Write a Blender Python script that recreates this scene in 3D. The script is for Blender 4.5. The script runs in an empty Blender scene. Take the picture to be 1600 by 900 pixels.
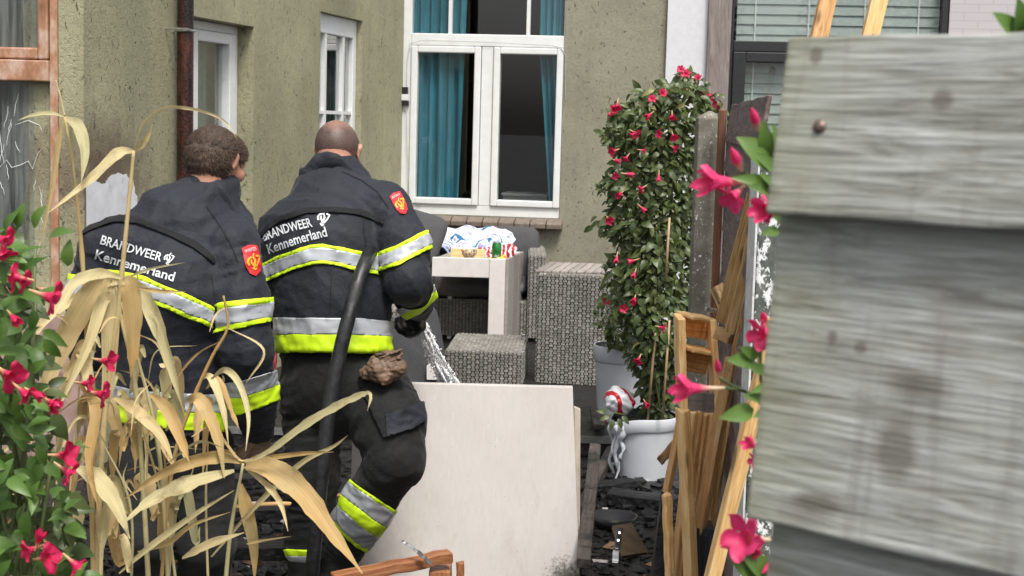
import bpy, bmesh, math, random
import numpy as np
from mathutils import Vector, Matrix
from mathutils.bvhtree import BVHTree
R = math.radians
random.seed(7); rng = np.random.default_rng(7)
S = bpy.context.scene
COL = S.collection

# ------------------------------------------------------------------ camera, world, sun, exposure
F = 2400.0; CH = 1.7; PITCH = math.atan(0.109); ROLL = 0.027
fwd = Vector((0, math.cos(PITCH), -math.sin(PITCH)))
up0 = Vector((0, math.sin(PITCH), math.cos(PITCH)))
X0 = Vector((1, 0, 0))
cr = X0 * math.cos(ROLL) + up0 * math.sin(ROLL)
cu = up0 * math.cos(ROLL) - X0 * math.sin(ROLL)
CP = Vector((0, 0, CH))
cam = bpy.data.objects.new('camera', bpy.data.cameras.new('camera'))
COL.objects.link(cam); S.camera = cam
cam.matrix_world = Matrix(((cr.x, cu.x, -fwd.x, CP.x), (cr.y, cu.y, -fwd.y, CP.y), (cr.z, cu.z, -fwd.z, CP.z), (0, 0, 0, 1)))
cam.data.sensor_width = 36; cam.data.lens = 36 * F / 1600
cam.data.clip_start = .05; cam.data.clip_end = 600
cam.data.dof.use_dof = True; cam.data.dof.focus_distance = 5.4; cam.data.dof.aperture_fstop = 11
w = bpy.data.worlds.new('World'); S.world = w; w.use_nodes = True
nt = w.node_tree
sky = nt.nodes.new('ShaderNodeTexSky'); sky.sky_type = 'NISHITA'; sky.sun_disc = False
SUN_EL, SUN_AZ = R(60), R(160)          # high veiled sun behind the camera, slightly to its right
sky.sun_elevation = SUN_EL; sky.sun_rotation = SUN_AZ; sky.dust_density = 4.0; sky.air_density = 1.0
hs = nt.nodes.new('ShaderNodeHueSaturation'); hs.inputs['Saturation'].default_value = .28
nt.links.new(sky.outputs[0], hs.inputs['Color'])
bgn = nt.nodes['Background']; nt.links.new(hs.outputs[0], bgn.inputs['Color']); bgn.inputs['Strength'].default_value = .115
sl = bpy.data.lights.new('sun', 'SUN'); sl.energy = 1.9; sl.angle = R(16); sl.color = (1, .96, .9)
so = bpy.data.objects.new('sun', sl); COL.objects.link(so)
sd = Vector((math.sin(SUN_AZ) * math.cos(SUN_EL), math.cos(SUN_AZ) * math.cos(SUN_EL), math.sin(SUN_EL)))
so.rotation_euler = sd.to_track_quat('Z', 'Y').to_euler(); so.location = (0, 0, 12)
S.view_settings.view_transform = 'Standard'; S.view_settings.look = 'None'
S.view_settings.exposure = 0.85; S.view_settings.gamma = 1; S.view_settings.use_curve_mapping = False
S.cycles.use_denoising = True
S.cycles.max_bounces = 8; S.cycles.transparent_max_bounces = 16

# ------------------------------------------------------------------ helpers: pixels (1600x900) to directions
def ray(px, py):
    return fwd + cr * ((px - 800) / F) + cu * ((450 - py) / F)
def at(px, py, D):
    d = ray(px, py); return CP + d * (D / d.y)
def on_z(px, py, z=0.0):
    d = ray(px, py); return CP + d * ((z - CP.z) / d.z)
def pix(p):
    v = Vector(p) - CP; c = v.dot(fwd)
    return 800 + F * v.dot(cr) / c, 450 - F * v.dot(cu) / c
_crn, _cun, _fn, _cpn = (np.array(v) for v in (cr, cu, fwd, CP))
def pixn(P):
    v = P - _cpn; c = v @ _fn
    return np.stack([800 + F * (v @ _crn) / c, 450 - F * (v @ _cun) / c], -1)

def adopt(o, parent):
    o.parent = parent
    if parent is not None:
        m = parent.matrix_basis.copy(); q = parent
        m = q.matrix_parent_inverse @ m if q.parent else m
        while q.parent:
            q = q.parent; m = (q.matrix_parent_inverse @ q.matrix_basis if q.parent else q.matrix_basis) @ m
        o.matrix_parent_inverse = m.inverted()
def tag(o, label=None, cat=None, group=None, kind=None):
    if label: o['label'] = label
    if cat: o['category'] = cat
    if group: o['group'] = group
    if kind: o['kind'] = kind
    return o
def thing(name, label, cat, loc=(0, 0, 0), group=None):
    o = bpy.data.objects.new(name, None); COL.objects.link(o); o.location = loc
    o.empty_display_size = .1
    return tag(o, label, cat, group)
def mk(name, verts, faces, mat, parent=None, smooth=False, bevel=0, kind=None):
    me = bpy.data.meshes.new(name)
    me.from_pydata([tuple(v) for v in verts], [], [tuple(f) for f in faces]); me.update()
    return mko(name, me, mat, parent, smooth, bevel, kind)
def mko(name, me, mat, parent=None, smooth=False, bevel=0, kind=None):
    if mat is not None and not me.materials: me.materials.append(mat)
    if smooth: me.polygons.foreach_set('use_smooth', [True] * len(me.polygons))
    o = bpy.data.objects.new(name, me); COL.objects.link(o)
    if bevel:
        b = o.modifiers.new('bevel', 'BEVEL'); b.width = bevel; b.segments = 2; b.limit_method = 'ANGLE'
    if parent is not None: adopt(o, parent)
    if kind: o['kind'] = kind
    return o

class MB:
    def __init__(s): s.v = []; s.f = []
    def add(s, vs, fs):
        n = len(s.v); s.v += [Vector(q) for q in vs]; s.f += [tuple(i + n for i in q) for q in fs]; return s
    def hexa(s, c):     # 8 corners: bottom 4 ccw, top 4 ccw
        return s.add(c, [(3, 2, 1, 0), (4, 5, 6, 7), (0, 1, 5, 4), (1, 2, 6, 5), (2, 3, 7, 6), (3, 0, 4, 7)])
    def box(s, a, b):
        x0, y0, z0 = a; x1, y1, z1 = b
        return s.hexa([(x0, y0, z0), (x1, y0, z0), (x1, y1, z0), (x0, y1, z0), (x0, y0, z1), (x1, y0, z1), (x1, y1, z1), (x0, y1, z1)])
    def wbox(s, W, u0, u1, n0, n1, z0, z1):
        return s.hexa([W.P(u0, n1, z0), W.P(u1, n1, z0), W.P(u1, n0, z0), W.P(u0, n0, z0), W.P(u0, n1, z1), W.P(u1, n1, z1), W.P(u1, n0, z1), W.P(u0, n0, z1)])
    def tube(s, path, rad, n=10, cap=True):
        path = [Vector(p) for p in path]; k = len(path)
        if not hasattr(rad, '__len__'): rad = [rad] * k
        prev = None; rings = []
        for i, p in enumerate(path):
            t = (path[min(i + 1, k - 1)] - path[max(i - 1, 0)]).normalized()
            a = prev if prev is not None else (Vector((0, 0, 1)) if abs(t.z) < .9 else Vector((1, 0, 0)))
            a = (a - t * a.dot(t)).normalized(); b = t.cross(a); prev = a
            rings.append([p + (a * math.cos(6.28319 * j / n) + b * math.sin(6.28319 * j / n)) * rad[i] for j in range(n)])
        n0 = len(s.v)
        for r in rings: s.v += r
        for i in range(k - 1):
            for j in range(n):
                s.f.append((n0 + i * n + j, n0 + i * n + (j + 1) % n, n0 + (i + 1) * n + (j + 1) % n, n0 + (i + 1) * n + j))
        if cap:
            s.f.append(tuple(n0 + j for j in reversed(range(n)))); s.f.append(tuple(n0 + (k - 1) * n + j for j in range(n)))
        return s
    def lathe(s, c, prof, n=32, warp=None):
        c = Vector(c); n0 = len(s.v); k = len(prof)
        for i, (r, z) in enumerate(prof):
            for j in range(n):
                a = 6.28319 * j / n; q = c + Vector((r * math.cos(a), r * math.sin(a), z))
                s.v.append(warp(q, i, a) if warp else q)
        for i in range(k - 1):
            for j in range(n):
                s.f.append((n0 + i * n + j, n0 + i * n + (j + 1) % n, n0 + (i + 1) * n + (j + 1) % n, n0 + (i + 1) * n + j))
        return s
    def build(s, name, mat, parent=None, smooth=False, bevel=0, kind=None):
        return mk(name, s.v, s.f, mat, parent, smooth, bevel, kind)

class Wall:
    """a vertical plane: u runs along it, n points out towards the garden"""
    def __init__(s, a, b, side):
        s.O = Vector((a[0], a[1], 0)); d = Vector((b[0] - a[0], b[1] - a[1], 0)); s.L = d.length; s.U = d.normalized()
        s.N = Vector((s.U.y, -s.U.x, 0))
        if s.N.dot(Vector((side[0], side[1], 0))) < 0: s.N = -s.N
    def P(s, u, n, z): q = s.O + s.U * u + s.N * n; return Vector((q.x, q.y, z))
    def uz(s, px, py, n=0.0):
        d = ray(px, py); o = s.O + s.N * n
        t = (Vector((o.x, o.y, 0)) - Vector((CP.x, CP.y, 0))).dot(s.N) / Vector((d.x, d.y, 0)).dot(s.N)
        q = CP + d * t; return (Vector((q.x, q.y, 0)) - s.O).dot(s.U), q.z
    def sheet(s, u0, u1, z0, z1, holes, recess, parent, name, mat, thick=.3):
        m = MB(); us = sorted({u0, u1, *[h[0] for h in holes], *[h[1] for h in holes]}); zs = sorted({z0, z1, *[h[2] for h in holes], *[h[3] for h in holes]})
        us = [q for q in us if u0 <= q <= u1]; zs = [q for q in zs if z0 <= q <= z1]
        for i in range(len(us) - 1):
            for j in range(len(zs) - 1):
                cu_, cz = (us[i] + us[i + 1]) / 2, (zs[j] + zs[j + 1]) / 2
                if any(h[0] < cu_ < h[1] and h[2] < cz < h[3] for h in holes): continue
                for n in (0, -thick): m.add([s.P(us[i], n, zs[j]), s.P(us[i + 1], n, zs[j]), s.P(us[i + 1], n, zs[j + 1]), s.P(us[i], n, zs[j + 1])], [(0, 1, 2, 3) if n == 0 else (3, 2, 1, 0)])
        for h in holes:
            q = [s.P(h[0], 0, h[2]), s.P(h[1], 0, h[2]), s.P(h[1], 0, h[3]), s.P(h[0], 0, h[3])]; b = [p - s.N * thick for p in q]
            for i in range(4): m.add([q[i], q[(i + 1) % 4], b[(i + 1) % 4], b[i]], [(0, 1, 2, 3)])
        q = [s.P(u0, 0, z0), s.P(u1, 0, z0), s.P(u1, 0, z1), s.P(u0, 0, z1)]; b = [p - s.N * thick for p in q]
        for i in range(4): m.add([q[i], q[(i + 1) % 4], b[(i + 1) % 4], b[i]], [(3, 2, 1, 0)])
        return m.build(name, mat, parent)

# ------------------------------------------------------------------ materials
class NT:
    def __init__(s, name):
        s.m = bpy.data.materials.new(name); s.m.use_nodes = True; s.t = s.m.node_tree
        s.b = s.t.nodes['Principled BSDF']; s.out = s.t.nodes['Material Output']
    def n(s, kind, **kw):
        q = s.t.nodes.new(kind)
        for k, v in kw.items():
            if k in q.inputs: q.inputs[k].default_value = v
            else: setattr(q, k, v)
        return q
    def l(s, a, b): s.t.links.new(a, b)
    def coord(s, scale=(1, 1, 1), kind='Object', loc=(0, 0, 0)):
        c = s.n('ShaderNodeTexCoord'); m = s.n('ShaderNodeMapping'); m.inputs['Scale'].default_value = scale; m.inputs['Location'].default_value = loc
        s.l(c.outputs[kind], m.inputs[0]); return m.outputs[0]
    def noise(s, vec, scale, detail=4, rough=.55, dist=0):
        q = s.n('ShaderNodeTexNoise'); q.inputs['Scale'].default_value = scale; q.inputs['Detail'].default_value = detail
        q.inputs['Roughness'].default_value = rough; q.inputs['Distortion'].default_value = dist
        s.l(vec, q.inputs['Vector']); return q.outputs['Fac']
    def ramp(s, fac, stops):
        r = s.n('ShaderNodeValToRGB'); e = r.color_ramp.elements
        while len(e) < len(stops): e.new(.5)
        for q, (p, c) in zip(e, stops): q.position = p; q.color = (*c, 1) if hasattr(c, '__len__') else (c, c, c, 1)
        s.l(fac, r.inputs[0]); return r.outputs[0]
    def mix(s, fac, a, b, mode='MIX'):
        q = s.n('ShaderNodeMix', data_type='RGBA', blend_type=mode)
        for k, v in ((0, fac), (6, a), (7, b)):
            if isinstance(v, bpy.types.NodeSocket): s.l(v, q.inputs[k])
            elif hasattr(v, '__len__'): q.inputs[k].default_value = (*v, 1)
            else: q.inputs[k].default_value = v
        return q.outputs[2]
    def math(s, op, a, b=0.0):
        q = s.n('ShaderNodeMath', operation=op)
        for k, v in ((0, a), (1, b)):
            if isinstance(v, bpy.types.NodeSocket): s.l(v, q.inputs[k])
            else: q.inputs[k].default_value = v
        return q.outputs[0]
    def bump(s, h, strength=.5, dist=.01, prev=None):
        q = s.n('ShaderNodeBump'); q.inputs['Strength'].default_value = strength; q.inputs['Distance'].default_value = dist
        s.l(h, q.inputs['Height'])
        if prev: s.l(prev, q.inputs['Normal'])
        return q.outputs[0]
    def fin(s, col=None, rough=None, normal=None, **kw):
        for k, v in (('Base Color', col), ('Roughness', rough), ('Normal', normal), *kw.items()):
            if v is None: continue
            if isinstance(v, bpy.types.NodeSocket): s.l(v, s.b.inputs[k])
            elif hasattr(v, '__len__'): s.b.inputs[k].default_value = (*v, 1)
            else: s.b.inputs[k].default_value = v
        return s.m
def mat_plain(name, c, rough=.5, var=.12, scale=30, bump=.15, bdist=.003, grime=None, **kw):
    t = NT(name); v = t.coord(); f = t.noise(v, scale, 5)
    d = tuple(max(0, q * (1 - var)) for q in c); l = tuple(min(1, q * (1 + var)) for q in c)
    col = t.ramp(f, [(.3, d), (.7, l)])
    if grime:
        g = t.noise(v, grime[0], 6, .65); col = t.mix(t.ramp(g, [(grime[1], 0), (grime[1] + .12, 1)]), col, grime[2])
    return t.fin(col, rough, t.bump(f, bump, bdist), **kw)
def mat_wood(name, c1, c2, c3=None, rough=.65, scale=1.0, knots=True, dirt=None, bump=.4):
    """grain runs along each piece's own X axis"""
    t = NT(name); oi = t.n('ShaderNodeObjectInfo')
    c = t.n('ShaderNodeTexCoord'); off = t.n('ShaderNodeVectorMath', operation='MULTIPLY_ADD')
    cb = t.n('ShaderNodeCombineXYZ'); [t.l(oi.outputs['Random'], cb.inputs[i]) for i in range(3)]
    off.inputs[1].default_value = (1, 1, 1); t.l(c.outputs['Object'], off.inputs[0])
    sc = t.n('ShaderNodeVectorMath', operation='SCALE'); sc.inputs['Scale'].default_value = 13; t.l(cb.outputs[0], sc.inputs[0]); t.l(sc.outputs[0], off.inputs[2])
    m = t.n('ShaderNodeMapping'); m.inputs['Scale'].default_value = (1.2 * scale, 16 * scale, 16 * scale); t.l(off.outputs[0], m.inputs[0])
    g = t.noise(m.outputs[0], 3.0, 7, .62, 1.6)
    m2 = t.n('ShaderNodeMapping'); m2.inputs['Scale'].default_value = (6 * scale, 170 * scale, 170 * scale); t.l(off.outputs[0], m2.inputs[0])
    g2 = t.noise(m2.outputs[0], 1.0, 3, .6)
    col = t.ramp(g, [(.32, c1), (.5, c2), (.68, c3 or tuple(q * 1.15 for q in c2))])
    col = t.mix(.25, col, t.ramp(g2, [(.3, .25), (.7, 1.0)]), 'MULTIPLY')
    h = t.math('ADD', g, t.math('MULTIPLY', g2, .6))
    if knots:
        vo = t.n('ShaderNodeTexVoronoi'); vo.inputs['Scale'].default_value = 1.0
        m3 = t.n('ShaderNodeMapping'); m3.inputs['Scale'].default_value = (3.0 * scale, 9 * scale, 9 * scale); t.l(off.outputs[0], m3.inputs[0]); t.l(m3.outputs[0], vo.inputs['Vector'])
        col = t.mix(t.ramp(vo.outputs['Distance'], [(.09, .85), (.16, 0)]), col, tuple(q * .35 for q in c1))
    hv = t.n('ShaderNodeHueSaturation'); t.l(col, hv.inputs['Color'])
    t.l(t.math('ADD', t.math('MULTIPLY', oi.outputs['Random'], .4), .8), hv.inputs['Value']); col = hv.outputs[0]
    if dirt:
        f = t.noise(t.coord(), dirt[0], 6, .7); col = t.mix(t.ramp(f, [(dirt[1], 0), (dirt[1] + .1, 1)]), col, dirt[2])
    return t.fin(col, rough, t.bump(h, bump, .004))
def mat_leaf(name, c1, c2, rough=.4, veins=True, tint=.35):
    t = NT(name); oi = t.n('ShaderNodeObjectInfo'); geo = t.n('ShaderNodeNewGeometry')
    r = t.math('FRACT', t.math('ADD', oi.outputs['Random'], geo.outputs['Random Per Island']))
    col = t.mix(r, c1, c2)
    f = t.noise(t.coord(), 25, 4); col = t.mix(t.math('MULTIPLY', f, tint), col, tuple(q * 1.9 for q in c2))
    tr = t.n('ShaderNodeBsdfTranslucent'); t.l(col, tr.inputs['Color']); mx = t.n('ShaderNodeMixShader'); mx.inputs[0].default_value = .25
    t.fin(col, rough); t.l(t.b.outputs[0], mx.inputs[1]); t.l(tr.outputs[0], mx.inputs[2]); t.l(mx.outputs[0], t.out.inputs[0])
    return t.m

def mat_stucco(name, c, stain=None, vstretch=1.0, depth=.012):
    t = NT(name); v = t.coord((1, 1, vstretch))
    big = t.noise(v, 1.3, 5, .6); fine = t.noise(v, 45, 5, .6, .6)
    warp = t.noise(v, 17, 3, .5, 2.5)
    worm = t.ramp(warp, [(.44, 1), (.50, 0), (.56, 1)])
    col = t.ramp(big, [(.3, tuple(q * .72 for q in c)), (.7, tuple(q * 1.14 for q in c))])
    col = t.mix(.22, col, t.ramp(fine, [(.35, .35), (.6, 1)]), 'MULTIPLY')
    pit = t.noise(t.coord((1, 1, .55)), 42, 3, .6, .8)
    pits = t.ramp(pit, [(.31, 0), (.37, 1)])
    col = t.mix(.6, col, pits, 'MULTIPLY')
    st = t.noise(t.coord((5, 5, .35)), 2.2, 5, .6)      # rain streaks
    col = t.mix(t.ramp(st, [(.52, 0), (.76, .42)]), col, tuple(q * .6 for q in c))
    if stain:
        for (p, rad, sc_) in stain:
            g = t.n('ShaderNodeTexCoord'); d = t.n('ShaderNodeVectorMath', operation='SUBTRACT'); t.l(g.outputs['Object'], d.inputs[0]); d.inputs[1].default_value = p
            k = t.n('ShaderNodeVectorMath', operation='MULTIPLY'); t.l(d.outputs[0], k.inputs[0]); k.inputs[1].default_value = (1 / rad[0], 1 / rad[0], 1 / rad[1])
            ln = t.n('ShaderNodeVectorMath', operation='LENGTH'); t.l(k.outputs[0], ln.inputs[0])
            q = t.math('ADD', ln.outputs['Value'], t.math('MULTIPLY', t.math('SUBTRACT', t.noise(v, 9, 5, .7), .5), 1.3))
            col = t.mix(t.ramp(q, [(.2, .85), (1.0, 0)]), col, sc_)
    n1 = t.bump(worm, .35, depth * .6); n2 = t.bump(fine, .45, depth * .5, n1); n3 = t.bump(pits, .8, depth * .6, n2)
    return t.fin(col, .8, n3)
def mat_glass(name, tint=(1, 1, 1), rough=.0, streak=0.0):
    t = NT(name); tr = t.n('ShaderNodeBsdfTransparent'); tr.inputs[0].default_value = (*tint, 1)
    gl = t.n('ShaderNodeBsdfGlossy'); gl.inputs['Roughness'].default_value = rough
    fr = t.n('ShaderNodeFresnel'); fr.inputs[0].default_value = 1.5; bf = t.n('ShaderNodeNewGeometry')
    mx = t.n('ShaderNodeMixShader'); t.l(t.math('MULTIPLY', t.math('MULTIPLY', fr.outputs[0], 2.4), t.math('SUBTRACT', 1.0, bf.outputs['Backfacing'])), mx.inputs[0]); t.l(tr.outputs[0], mx.inputs[1]); t.l(gl.outputs[0], mx.inputs[2])
    t.l(mx.outputs[0], t.out.inputs[0])
    if streak:
        df = t.n('ShaderNodeBsdfDiffuse'); df.inputs[0].default_value = (.5, .52, .5, 1)
        f = t.ramp(t.noise(t.coord((9, 9, .6)), 2.5, 6, .65), [(.4, 0), (.75, streak)])
        m2 = t.n('ShaderNodeMixShader'); t.l(f, m2.inputs[0]); t.l(mx.outputs[0], m2.inputs[1]); t.l(df.outputs[0], m2.inputs[2]); t.l(m2.outputs[0], t.out.inputs[0])
    return t.m
M = {}
M['white_paint'] = mat_plain('white_paint', (.72, .73, .72), .35, .05, 12, .05, .001, grime=(6, .62, (.5, .49, .46)))
M['black_frame'] = mat_plain('black_frame', (.022, .023, .024), .4, .15)
M['glass'] = mat_glass('window_glass', (.93, .95, .94))
M['dirty_glass'] = mat_glass('dirty_glass', (.8, .82, .8), .02, .35)
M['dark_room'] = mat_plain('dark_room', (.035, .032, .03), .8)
M["concrete"] = None
M['black_plastic'] = mat_plain('black_plastic', (.02, .02, .021), .35)
M['steel'] = mat_plain('steel', (.55, .55, .54), .3, .15, 60, .2, .001, Metallic=.9)

# ------------------------------------------------------------------ the setting: ground and deck
def char_mat(name, c, rough=(.25, .7), speck=.0, scale=14):
    t = NT(name); v = t.coord(); f = t.noise(v, scale, 8, .7); g = t.noise(v, 3, 4)
    col = t.ramp(f, [(.3, tuple(q * .5 for q in c)), (.62, c), (.8, tuple(q * 2.2 for q in c))])
    if speck:
        vo = t.n('ShaderNodeTexVoronoi'); vo.inputs['Scale'].default_value = 60; t.l(v, vo.inputs['Vector'])
        sp = t.ramp(vo.outputs['Distance'], [(.12, 1), (.2, 0)]); k = t.ramp(t.noise(v, 9, 3), [(.52, 0), (.6, speck)])
        col = t.mix(t.math('MULTIPLY', sp, k), col, (.45, .42, .38))
    vc = t.n('ShaderNodeTexVoronoi'); vc.inputs['Scale'].default_value = scale * 1.6; t.l(v, vc.inputs['Vector'])
    n = t.bump(vc.outputs['Distance'], .5, .012, t.bump(f, .8, .02))
    return t.fin(col, t.ramp(g, [(.35, rough[0]), (.65, rough[1])]), n)
M['soot'] = char_mat('wet_soot', (.010, .0095, .009), (.18, .6), .6)
M['char'] = char_mat('charred_wood', (.008, .0075, .0075), (.3, .7), 0, 22)
gm = MB(); gm.add([(-150, -150, 0), (150, -150, 0), (150, 150, 0), (-150, 150, 0)], [(0, 1, 2, 3)])
tag(gm.build('ground', M['soot']), 'black soot covered paving of the burnt yard', 'ground', kind='structure')
DZ = .10
dk = MB(); DK = on_z(920, 683, DZ).y
dk.box((-2.1, DK, .004), (.78, 12.9, DZ))
deck = dk.build('deck', char_mat('burnt_deck', (.014, .0135, .013), (.3, .6), .5)); tag(deck, 'blackened low deck under the garden furniture', 'deck', kind='structure')
ed = MB(); ed.box((-2.0, DK - .012, DZ - .03), (.78, DK - .002, DZ + .006)); ed.build('edge_strip', M['steel'], deck)

# ------------------------------------------------------------------ the burnt house (side wall, back wall, front wing)
pA = at(131, 190, 7.1); pC = at(628, 190, 12.4)
WS = Wall((pA.x, pA.y), (pC.x, pC.y), (1, -.3))
yaw = R(8); WB = Wall((pC.x, pC.y), (pC.x + 5 * math.cos(yaw), pC.y - 5 * math.sin(yaw)), (0, -1))
WF = Wall((pA.x - 2.6, pA.y + .10), (pA.x, pA.y), (0, -1))
OL = (.345, .33, .205)
house = thing('house', 'olive stuccoed house annex with white windows around the burnt yard', 'house', (pC.x, pC.y, 0))
u1, z1 = WS.uz(165, 265); stp = WS.P(u1, 0, z1)
M['stucco'] = mat_stucco('olive_stucco', OL, [((stp.x, stp.y, stp.z), (.55, .32), (.10, .06, .04))], .8, .012)
M['stucco_back'] = mat_stucco('olive_stucco_back', (.285, .272, .195), None, 1, .007)
def hole(W, xl, xr, yt, yb, n=0):
    return (W.uz(xl, yt, n)[0], W.uz(xr, yt, n)[0], W.uz((xl + xr) / 2, yb, n)[1], W.uz((xl + xr) / 2, yt, n)[1])
h1 = hole(WS, 299, 397, 33, 560); h2 = hole(WS, 501, 567, 25, 232)
WS.sheet(0, WS.L, 0, 3.3, [h1, h2], .1, house, 'side_wall', M['stucco'])
hb = list(hole(WB, 630, 886, -60, 337)); hb[2] = WB.uz(760, 338)[1]; hb = tuple(hb)
uE = WB.uz(1042, 60)[0]
WB.sheet(.0, uE, 0, 3.3, [hb], .1, house, 'back_wall', M['stucco_back'])
uJ = WF.uz(92, 200)[0]; zS = WF.uz(60, 470)[1]
hf = (uJ - 1.5, uJ, zS, 2.75)
WF.sheet(0, WF.L - .002, 0, 3.3, [hf], .1, house, 'front_wall', M['stucco'])
M['plaster'] = mat_plain('bare_plaster', (.62, .63, .65), .85, .1, 14, .35, .004, grime=(9, .6, (.45, .42, .4)))
# peeled patch: jagged sheet of bare white plaster
pts = [(134, 285), (150, 283), (162, 288), (170, 276), (184, 270), (196, 273), (206, 281), (211, 300), (216, 318), (226, 380), (230, 440), (200, 520), (160, 540), (134, 530)]
jag = []
for i in range(len(pts)):
    a, b = pts[i], pts[(i + 1) % len(pts)]
    for k in range(5):
        t_ = k / 5; j = 0 if a[0] == 134 and b[0] == 134 else 1.6
        jag.append((a[0] + (b[0] - a[0]) * t_ + random.uniform(-j, j), a[1] + (b[1] - a[1]) * t_ + random.uniform(-j, j)))
vs = [WS.P(*((lambda q: (max(q[0], .004), .003, q[1]))(WS.uz(*p)))) for p in jag]
mk('bare_plaster', vs, [range(len(vs))], M['plaster'], house)
# pinkish plinth under the front window
plm = MB(); plm.wbox(WF, uJ - 1.6, WF.L + .01, .004, .05, 0, zS - .06); plm.build('plinth', mat_plain('scorched_plinth', (.33, .22, .19), .8, .25, 8, .5, .01, grime=(12, .55, (.08, .07, .06))), house)
# dark rooms behind the openings
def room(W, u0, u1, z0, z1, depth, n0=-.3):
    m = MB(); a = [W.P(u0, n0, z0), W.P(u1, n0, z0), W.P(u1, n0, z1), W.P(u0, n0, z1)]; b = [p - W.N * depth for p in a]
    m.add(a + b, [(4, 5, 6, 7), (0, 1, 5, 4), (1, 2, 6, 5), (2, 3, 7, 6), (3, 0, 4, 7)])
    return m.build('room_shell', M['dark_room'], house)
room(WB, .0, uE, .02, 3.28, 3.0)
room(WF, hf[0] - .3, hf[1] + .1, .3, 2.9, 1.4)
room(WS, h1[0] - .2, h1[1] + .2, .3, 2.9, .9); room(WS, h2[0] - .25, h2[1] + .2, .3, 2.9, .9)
for W, a, b in ((WS, 0, WS.L), (WB, 0, uE), (WF, 0, WF.L)):
    cp_ = MB(); cp_.wbox(W, a - .02, b + .02, -.36, .06, 3.302, 3.40); cp_.build('coping', mat_plain('roof_edge', (.2, .2, .2), .6), house)

def rails(W, parent, name, u0, u1, z0, z1, fw, n0, n1, mat, bevel=.006):
    """a rectangular frame of four butted members"""
    m = MB()
    l, r, b, t = fw if hasattr(fw, '__len__') else (fw,) * 4
    m.wbox(W, u0, u0 + l, n0, n1, z0, z1); m.wbox(W, u1 - r, u1, n0, n1, z0, z1)
    m.wbox(W, u0 + l, u1 - r, n0, n1, z0, z0 + b); m.wbox(W, u0 + l, u1 - r, n0, n1, z1 - t, z1)
    return m.build(name, mat, parent, bevel=bevel)
def pane(W, parent, u0, u1, z0, z1, n, mat, name='pane'):
    m = MB(); m.wbox(W, u0, u1, n - .004, n, z0, z1); return m.build(name, mat, parent)
def part_empty(name, parent, label=None):
    o = bpy.data.objects.new(name, None); COL.objects.link(o); adopt(o, parent)
    if label: o['label'] = label
    return o
# --- back window: two sashes below, fixed light with two glazing bars above
win = part_empty('window', house, 'wide white window with teal curtains behind it')
U = lambda x, y=190: WB.uz(x, y, -.03)[0]
Z = lambda y, x=760: WB.uz(x, y, -.03)[1]
rails(WB, win, 'frame', hb[0] + .002, hb[1] - .002, hb[2] + .002, hb[3] - .002, (U(641, 190) - hb[0], hb[1] - U(878, 190), Z(322) - hb[2], .06), -.1, -.012, M['white_paint'])
zr0, zr1 = Z(73), Z(54)
mm = MB(); mm.wbox(WB, U(641) + .001, U(878) - .001, -.098, -.008, zr0, zr1); mm.wbox(WB, U(751), U(769), -.096, -.010, Z(322) + .001, zr0 - .001); mm.build('mullion', M['white_paint'], win, bevel=.006)
for xl, xr in ((641.5, 750.5), (769.5, 878.5)):
    a, b = U(xl) + .002, U(xr) - .002; z0, z1 = Z(322) + .003, zr0 - .003; fw = .052
    rails(WB, win, 'sash', a, b, z0, z1, fw, -.09, .008, M['white_paint'], .008)
    pane(WB, win, a + fw, b - fw, z0 + fw, z1 - fw, -.03, M['glass'])
pane(WB, win, U(641), U(878), zr1, hb[3] - .06, -.04, M['glass'])
for x in (704, 826):
    m = MB(); m.wbox(WB, U(x, 30) - .014, U(x, 30) + .014, -.06, -.02, zr1 + .001, hb[3] - .061); m.build('glazing_bar', M['white_paint'], win)
# sill of brown clay tiles
sill = part_empty('window_sill', house)
us0, us1 = WB.uz(634, 335)[0], WB.uz(880, 345)[0]; ns = 10
M['sill_tile'] = mat_plain('sill_tile', (.16, .125, .10), .5, .25, 25, .3, .003)
for i in range(ns):
    a = us0 + (us1 - us0) * i / ns + .003; b = us0 + (us1 - us0) * (i + 1) / ns - .003; m = MB()
    zt = hb[2] - .004; m.hexa([WB.P(a, .10, zt - .075), WB.P(b, .10, zt - .075), WB.P(b, .002, zt - .075), WB.P(a, .002, zt - .075), WB.P(a, .10, zt - .035), WB.P(b, .10, zt - .035), WB.P(b, .002, zt), WB.P(a, .002, zt)])
    m.build('sill_tile', M['sill_tile'], sill, bevel=.006)
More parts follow.
